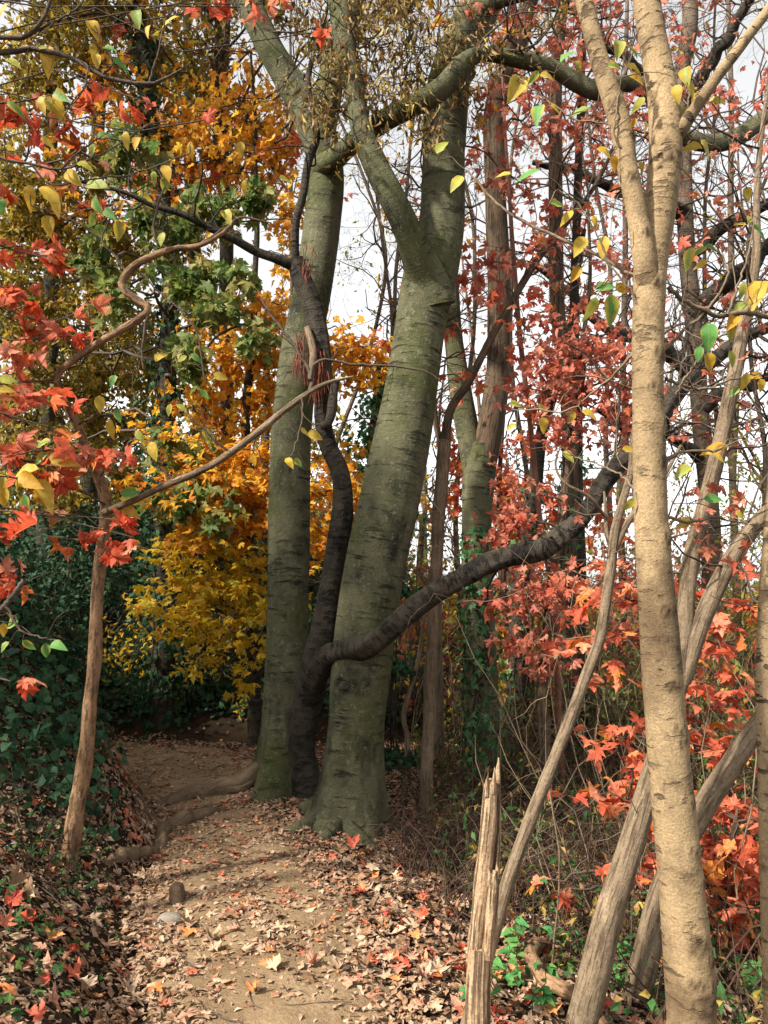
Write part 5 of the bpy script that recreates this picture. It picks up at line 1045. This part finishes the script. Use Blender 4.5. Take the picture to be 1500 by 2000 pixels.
bush('dark leaved shrub at the right edge behind the coral leaves', 1490, 1430, 6.6, 1.1, 1.5, 1400, 'small', 'oakgreen', (.05, .09), group=gr)
bush('reddish shrub low between the dark trunks', 1180, 1330, 10.5, 1.4, 3.0, 1900, 'maple_lo', 'dusty', (.06, .1), group=gr)
bush('pale yellow green shrub far right beyond the leaning trunks', 1430, 1290, 13, 2.2, 3.9, 2400, 'small', 'mixed', (.06, .1), group=gr)
bush('pale yellow green shrub far beyond the foreground trunk', 1300, 1290, 14, 2.2, 4.0, 2200, 'small', 'mixed', (.06, .1), group=gr)

# brambles: thin arching canes, too many to count
def brambles(name, label, areas, mat):
    mb = MB()
    for (x0, x1, y0, y1, n, hgt) in areas:
        for k in range(n):
            x, y = rng.uniform(x0, x1), rng.uniform(y0, y1)
            if abs(x - path_x(y)) < .75: continue
            a = rng.uniform(0, 6.28); L = rng.uniform(.3, 1.0) * hgt * 1.6; z = hz(x, y) - .02; hh = hgt * rng.uniform(.3, 1.1)
            t = np.linspace(0, 1, 8)[:, None]; p = np.array([x, y, z]) + t * np.array([math.cos(a) * L, math.sin(a) * L, 0]) + np.array([0, 0, 1]) * hh * np.sin(t * rng.uniform(1.6, 3.0)) + rng.normal(size=(8, 3)) * .03 * t
            p[:, 2] = np.maximum(p[:, 2], H(p[:, 0], p[:, 1]) + .004)
            if np.abs(p[:, 0] - path_x(p[:, 1])).min() < .5: continue
            tube(mb, p, np.linspace(.0045, .0015, 8) * rng.uniform(.6, 1.3), 3, cap=False)
    tag(mb.build(name, M[mat]), label, 'brambles', kind='stuff')
brambles('bramble_tangle', 'tangle of thin dark bramble canes right of the path', [(.25, 1.6, 3.6, 6.2, 520, .36), (1.0, 3.6, 2.9, 7.0, 700, .5), (.2, 5, 6, 10, 500, .9), (.1, .9, 4.2, 5.2, 260, .3)], 'bramble')
brambles('dry_stems', 'dry dark stems over the left bank', [(-6, -3.2, 6.5, 10, 500, .7), (-3.4, -1.5, 3.2, 5.5, 260, .25), (-5, -.5, 9, 12.5, 600, .9)], 'dark')

mb = MB()
for k in range(230):
    x0, y0 = rng.uniform(.7, 4.2), rng.uniform(3.3, 8.5)
    if x0 - path_x(y0) < 1.2: continue
    p0 = np.array([x0, y0, hz(x0, y0) - .03]); hh = rng.uniform(.5, 1.9); tip = p0 + [rng.normal(0, .35) * hh, rng.normal(0, .3) * hh, hh]; q = curve(bent(p0, tip, 6, .0), 9); q[1:-1] += rng.normal(size=(7, 3)) * .012
    r0 = rng.uniform(.003, .007); tube(mb, q, np.linspace(r0, .0015, 9), 4, cap=False)
    for j in range(3):
        b_ = q[rng.integers(3, 9)]; tube(mb, bent(b_, b_ + unit(rng.normal(size=3) + [0, 0, .5]) * rng.uniform(.12, .4), 5, .05), np.linspace(.0025, .001, 5), 3, cap=False)
tag(mb.build('bare_stems', M['tan']), 'thin pale bare stems standing in the undergrowth right of the path', 'stems', kind='stuff')

# ------------------------------------------------------------------ ivy carpet and leaf litter
def spots(n, x0, x1, y0, y1, keep):
    x = rng.uniform(x0, x1, n); y = rng.uniform(y0, y1, n); s = x - path_x(y)
    k = rng.random(n) < keep(x, y, s); return x[k], y[k]
def lie(x, y, lift=(.004, .03), tilt=.35):
    n = len(x); z = H(x, y) + rng.uniform(*lift, n) + np.where(np.abs(x - path_x(y)) < .6, .026, 0)
    nn = unit(normal_at(x, y) + rng.normal(size=(n, 3)) * tilt); d = unit(rng.normal(size=(n, 3)))
    d = unit(d - nn * np.sum(d * nn, 1, keepdims=True)); return np.stack([x, y, z], -1), d, nn
patch = lambda x, y, sc: .5 + .5 * np.tanh(3 * wob(x, y, sc))
# ivy on the banks
x, y = spots(60000, -6.5, 1.0, 3.7, 12.5, lambda x, y, s: np.maximum(smooth((-s - .62) / .3) * smooth((y - 3.8) / .8) * .85, smooth((y - 8.35 - .16 * np.clip(x + 3, -3, 9)) / .4)) * (x < .9))
p, d, n = lie(x, y, (.02, .22), .7)
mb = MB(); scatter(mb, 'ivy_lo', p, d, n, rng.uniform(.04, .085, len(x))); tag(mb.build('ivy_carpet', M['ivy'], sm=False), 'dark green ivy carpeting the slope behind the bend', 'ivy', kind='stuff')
x, y = spots(9000, -3.2, -.6, 2.2, 5.2, lambda x, y, s: smooth((-s - .55) / .3) * .34 * patch(x, y, 2.3))
p, d, n = lie(x, y, (.02, .07), .6)
x2, y2 = spots(9000, .4, 4.0, 2.2, 9, lambda x, y, s: smooth((s - .9) / .4) * .5 * patch(x, y + 3, 1.9))
p2, d2, n2 = lie(x2, y2, (.02, .14), .6)
mb = MB(); scatter(mb, 'ivy', np.vstack([p, p2]), np.vstack([d, d2]), np.vstack([n, n2]), rng.uniform(.025, .05, len(p) + len(p2))); tag(mb.build('ground_ivy', M['undergreen'], sm=False), 'small bright green ground ivy among the fallen leaves', 'ground cover', kind='stuff')
# shredded leaf bits everywhere
bare = lambda x, y, s: smooth((.62 - np.abs(s)) / .2) * np.maximum(smooth((y - 5.5) / .5), smooth((3.45 - y) / .6) * smooth((.42 - np.abs(s - .10)) / .2))
x, y = spots(110000, -3.4, 3.2, 1.9, 8.4, lambda x, y, s: np.where(np.abs(s) < .6, .40 + .5 * patch(x + 2, y, 1.6) + .3 * smooth((np.abs(s) - .2) / .35), .85) * (1 - .62 * bare(x, y, s)))
p, d, n = lie(x, y, (.002, .014), .22)
mb = MB(); scatter(mb, 'chip', p, d, n, rng.uniform(.016, .045, len(x))); tag(mb.build('leaf_fragments', M['chaff'], sm=False), 'shredded dry brown leaf bits over path and banks', 'leaf litter', kind='stuff')
# whole fallen leaves
x, y = spots(42000, -4.5, 4.5, 1.6, 10, lambda x, y, s: np.where(np.abs(s) < .55, .62, .34 + .45 * smooth((.95 - np.abs(np.abs(s) - .75)) / .5)) * np.where(((s < -.85) & (y > 4.3)) | (y > 8.4), .17, 1) * np.where((s < -.6) & (y <= 4.3), .5, 1) * np.where(s > 1.5, .5, 1) * (1 - .80 * bare(x, y, s)))
onpath = np.abs(x - path_x(y)) < .6
p, d, n = lie(x, y, (.006, .03), .34); p2, d2, n2 = lie(x, y, (.003, .010), .14)
p = np.where(onpath[:, None], p2, p); d = np.where(onpath[:, None], d2, d); n = np.where(onpath[:, None], n2, n); size = rng.uniform(.03, .072, len(x)) * np.where(onpath, .85, 1)
px, py, f = project(p); vis = (px > 0) & (px < 1500) & (py > 0) & (py < 2000) & (f > 1.5); sc = np.where(vis, size / f, 0) * rng.uniform(.55, 1.45, len(x)); o = np.argsort(-sc)
MARK = [('the broken trunk', 935, 1990), ('the leaning sapling', 960, 1850), ('the crooked sapling', 135, 1700), ('the root stub', 345, 1775), ('the thick grey trunk', 690, 1590), ('the left grey trunk', 555, 1540), ('the curved dead branch', 1060, 1930), ('the leaning forked trunk', 1160, 1905), ('the pale foreground trunk', 1340, 2000), ('the bottom left corner', 20, 1980), ('the bottom edge of the path', 600, 1990)]
def placed(px, py):
    m = min(MARK, key=lambda q: (q[1] - px) ** 2 + ((q[2] - py) * 1.6) ** 2); dx, dy = px - m[1], (py - m[2]) * 1.6
    far = 'well ' if math.hypot(dx, dy) > 170 else 'just '
    if m[0].startswith('the bottom'): return ('near ' if far == 'just ' else 'some way from ') + m[0]
    return far + (('right of ' if dx > 0 else 'left of ') if abs(dx) > abs(dy) else ('in front of ' if dy > 0 else 'behind ')) + m[0]
for i in o[:300]:
    s_ = x[i] - path_x(y[i]); u = rng.random() + (.16 if abs(s_) < .55 else 0)
    cname = 'red' if u < .16 else 'orange' if u < .28 else 'pinkish' if u < .52 else 'brown' if u < .72 else 'pale tan'; curled = rng.random() < .5
    lf = single('fallen_leaf', 'crumple' if curled else 'litter', cname + ('' if cname in ('pale tan', 'pinkish') else ' leaf'), p[i] + [0, 0, .01], d[i], n[i], size[i] * 1.1)
    big = 'large ' if size[i] > .066 else ('small ' if size[i] < .05 else '')
    where = 'on the path' if abs(s_) < .55 else ('on the left bank' if s_ < 0 else 'in the litter')
    lb = big + cname + ' fallen leaf ' + where + ' ' + placed(px[i], py[i]).replace('some way from', 'off')
    tag(lf, lb, 'leaf', big + cname + ' leaves ' + where + ' ' + placed(px[i], py[i]))
r_ = o[300:]; red = rng.random(len(r_)) < .17
for sel, mname, nm, lb in ((r_[~red], 'litter', 'leaf_litter', 'dense litter of dry tan maple leaves'), (r_[red], 'fallred', 'red_leaf_litter', 'scattered red leaves among the dry litter')):
    mb = MB(); scatter(mb, 'litter', p[sel], d[sel], n[sel], size[sel]); tag(mb.build(nm, M[mname], sm=False), lb, 'leaf litter', kind='stuff')
# fallen twigs
mb = MB()
for k in range(420):
    y0 = rng.uniform(2.2, 7.5); x0 = rng.uniform(-2.6, 2.8)
    a = rng.uniform(0, 6.28); L = rng.uniform(.05, .35); t = np.linspace(-.5, .5, 5); xx = x0 + math.cos(a) * L * t + rng.normal(0, .01, 5); yy = y0 + math.sin(a) * L * t + rng.normal(0, .01, 5)
    tube(mb, np.stack([xx, yy, H(xx, yy) + .035], -1), np.linspace(.004, .0015, 5) * rng.uniform(.5, 1.2), 4, cap=False)
tag(mb.build('fallen_twigs', M['twig'], sm=True), 'small dry twigs strewn over path and banks', 'twigs', kind='stuff')

# low leafy growth right of the path
n_ = 26000; x = rng.uniform(.3, 4.2, n_); y = rng.uniform(2.4, 9.5, n_); s_ = x - path_x(y); kp = rng.random(n_) < smooth((s_ - .95) / .4) * (.15 + .85 * patch(x, y, 2.7)); x, y = x[kp], y[kp]; n_ = len(x)
cl = np.stack([np.round(x / .16) * .16, np.round(y / .16) * .16], -1); hh = (np.sin(cl[:, 0] * 37 + cl[:, 1] * 59) * .5 + .5) * .42 + .05
pos = np.stack([cl[:, 0] * .5 + x * .5, cl[:, 1] * .5 + y * .5, H(x, y) + hh * rng.random(n_) ** .7 + .02], -1); d, n = hang(n_, .1, .8); n[:, 2] = np.abs(n[:, 2]) + .4
mb = MB(); scatter(mb, 'small', pos[: n_ // 2], d[: n_ // 2], n[: n_ // 2], rng.uniform(.03, .06, n_ // 2)); tag(mb.build('leafy_undergrowth', M['undergreen'], sm=False), 'small green leaves of the low undergrowth right of the path', 'undergrowth', kind='stuff')
mb = MB(); scatter(mb, 'small', pos[n_ // 2:], d[n_ // 2:], n[n_ // 2:], rng.uniform(.03, .06, n_ - n_ // 2)); tag(mb.build('brown_undergrowth', M['dead'], sm=False), 'withered brown leaves of the low undergrowth right of the path', 'undergrowth', kind='stuff')

# seedlings right of the path
def seedling(px, py, hpx, nl, ls):
    g = G(px, py); t = thing('green_seedling', (g[0], g[1], hz(g[0], g[1])), 'small bright green seedling ' + placed(px, py), 'seedling', 'green seedlings ' + placed(px, py))
    hh = hpx / F * g[1]; top = np.array([g[0] + rng.normal(0, .04), g[1] + rng.normal(0, .04), t['_b'][2] + hh]); q = bent(np.array(t['_b']) - [0, 0, .02], top, 7, .0); mb = MB(); tube(mb, q, np.linspace(.003, .0012, 7), 4)
    mb.build('stem', M['twig'], t)
    for k in range(nl):
        u = rng.uniform(.35, 1); b = q[int(u * 6)]; a = rng.uniform(0, 6.28); dr = np.array([math.cos(a), math.sin(a), rng.uniform(-.1, .35)])
        single('leaf', 'ovate', 'seed', b, dr, [rng.normal(0, .3), -.4 + rng.normal(0, .3), 1], ls * rng.uniform(.7, 1.2), t)
for (px, py) in ((940, 1985), (960, 1960), (1010, 1960), (1035, 1985), (1060, 1975), (1080, 1860), (1110, 1850), (1140, 1990), (1030, 1700), (1010, 1670), (1075, 1650), (1060, 1690), (1220, 1820), (1240, 1870), (1200, 1930), (1260, 1960), (1440, 1700), (1410, 1720), (1460, 1760), (1300, 1840), (1450, 1900), (1480, 1960), (1120, 1930), (1200, 1880), (985, 1930), (1090, 1930), (920, 1975), (1420, 1850), (1090, 1790), (1130, 1770), (1480, 1850), (1010, 1900), (890, 1700), (1150, 1640)):
    seedling(px, py, rng.uniform(40, 110), int(rng.integers(10, 18)), rng.uniform(.032, .06))

# ------------------------------------------------------------------ stub and stone on the path
def lump(name, base, pts, mat, label, cat, k=16, **kw):
    t = thing(name, base, label, cat); mb = MB(); q = curve(pts, 24); tube(mb, q[:, :3], q[:, 3], k, **kw); mb.build('wood' if 'stub' in name else 'rock', mat, t); return t
g = G(345, 1775); z = hz(g[0], g[1])
lump('root_stub', (g[0], g[1], z), [[g[0], g[1], z - .03, .042], [g[0] + .003, g[1], z + .05, .040], [g[0] - .004, g[1], z + .10, .036], [g[0] - .006, g[1], z + .115, .02]], M['root'], 'short worn root stub sticking up in the middle of the path', 'root stub', rough=.15, ridges=.05)
g = G(332, 1812); z = hz(g[0], g[1])
mb = MB(); v = []; 
th = np.linspace(0, 2 * np.pi, 14, endpoint=False)
pts = np.stack([np.full(9, 0) + np.linspace(-.062, .062, 9), np.zeros(9), np.zeros(9)], -1) + [g[0], g[1], z + .03]
tube(mb, pts, np.maximum(.003, .036 * np.sqrt(1 - np.linspace(-1, 1, 9) ** 2 * .99)), 14, rough=.1, seed=4)
M['stone'] = earth_mat('grey_stone', (.22, .19, .15), (.15, .13, .10), (.30, .26, .2), 9, .4)
st = mb.build('stone', M['stone']); tag(st, 'rounded brown grey stone half buried in the path below the root stub', 'stone')

# ------------------------------------------------------------------ far wood closing the view
mb = MB(); tb = MB()
for k in range(26):
    a = rng.uniform(-1.0, 1.1); d0 = rng.uniform(20, 42); x0 = math.sin(a) * d0; y0 = math.cos(a) * d0; z0 = hz(x0, y0) - .2
    hgt = rng.uniform(7, 13); pts = np.array([[x0, y0, z0], [x0 + rng.normal(0, .4), y0, z0 + hgt * .5], [x0 + rng.normal(0, .8), y0, z0 + hgt]])
    tube(tb, curve(pts, 10), np.linspace(.10, .02, 10), 6, cap=False)
    e = []
    for j in range(7): grow(tb, curve(pts, 10)[rng.integers(3, 10)], unit(rng.normal(size=3)) + [0, 0, .4], 2.6, .05, 2, e, .3, .02, (2, 3), .6)
tag(tb.build('far_wood', M['bg_bark']), 'bare grey trunks and branches of the far wood', 'wood', kind='stuff')
n_ = 22000; a = rng.uniform(-1.2, 1.2, n_); d0 = rng.uniform(17, 34, n_); x = np.sin(a) * d0; y = np.cos(a) * d0
left_ = smooth((.1 - a) / .5); zz = H(x, y) + rng.random(n_) ** 1.6 * (1.8 + 5.5 * left_)
cl = np.round(np.stack([x, y, zz], -1) / 1.1) * 1.1; pos = cl * .6 + np.stack([x, y, zz], -1) * .4 + rng.normal(size=(n_, 3)) * .35
pos[:, 2] = np.maximum(pos[:, 2], H(pos[:, 0], pos[:, 1]) + .1)
d, n = hang(n_, .5, .8); mb = MB(); scatter(mb, 'small', pos, d, n, rng.uniform(.18, .34, n_)); tag(mb.build('far_foliage', M['olive'], sm=False), 'olive and brown undergrowth of the far wood', 'foliage', kind='stuff')
for o in bpy.data.objects:
    if '_b' in o: del o['_b']
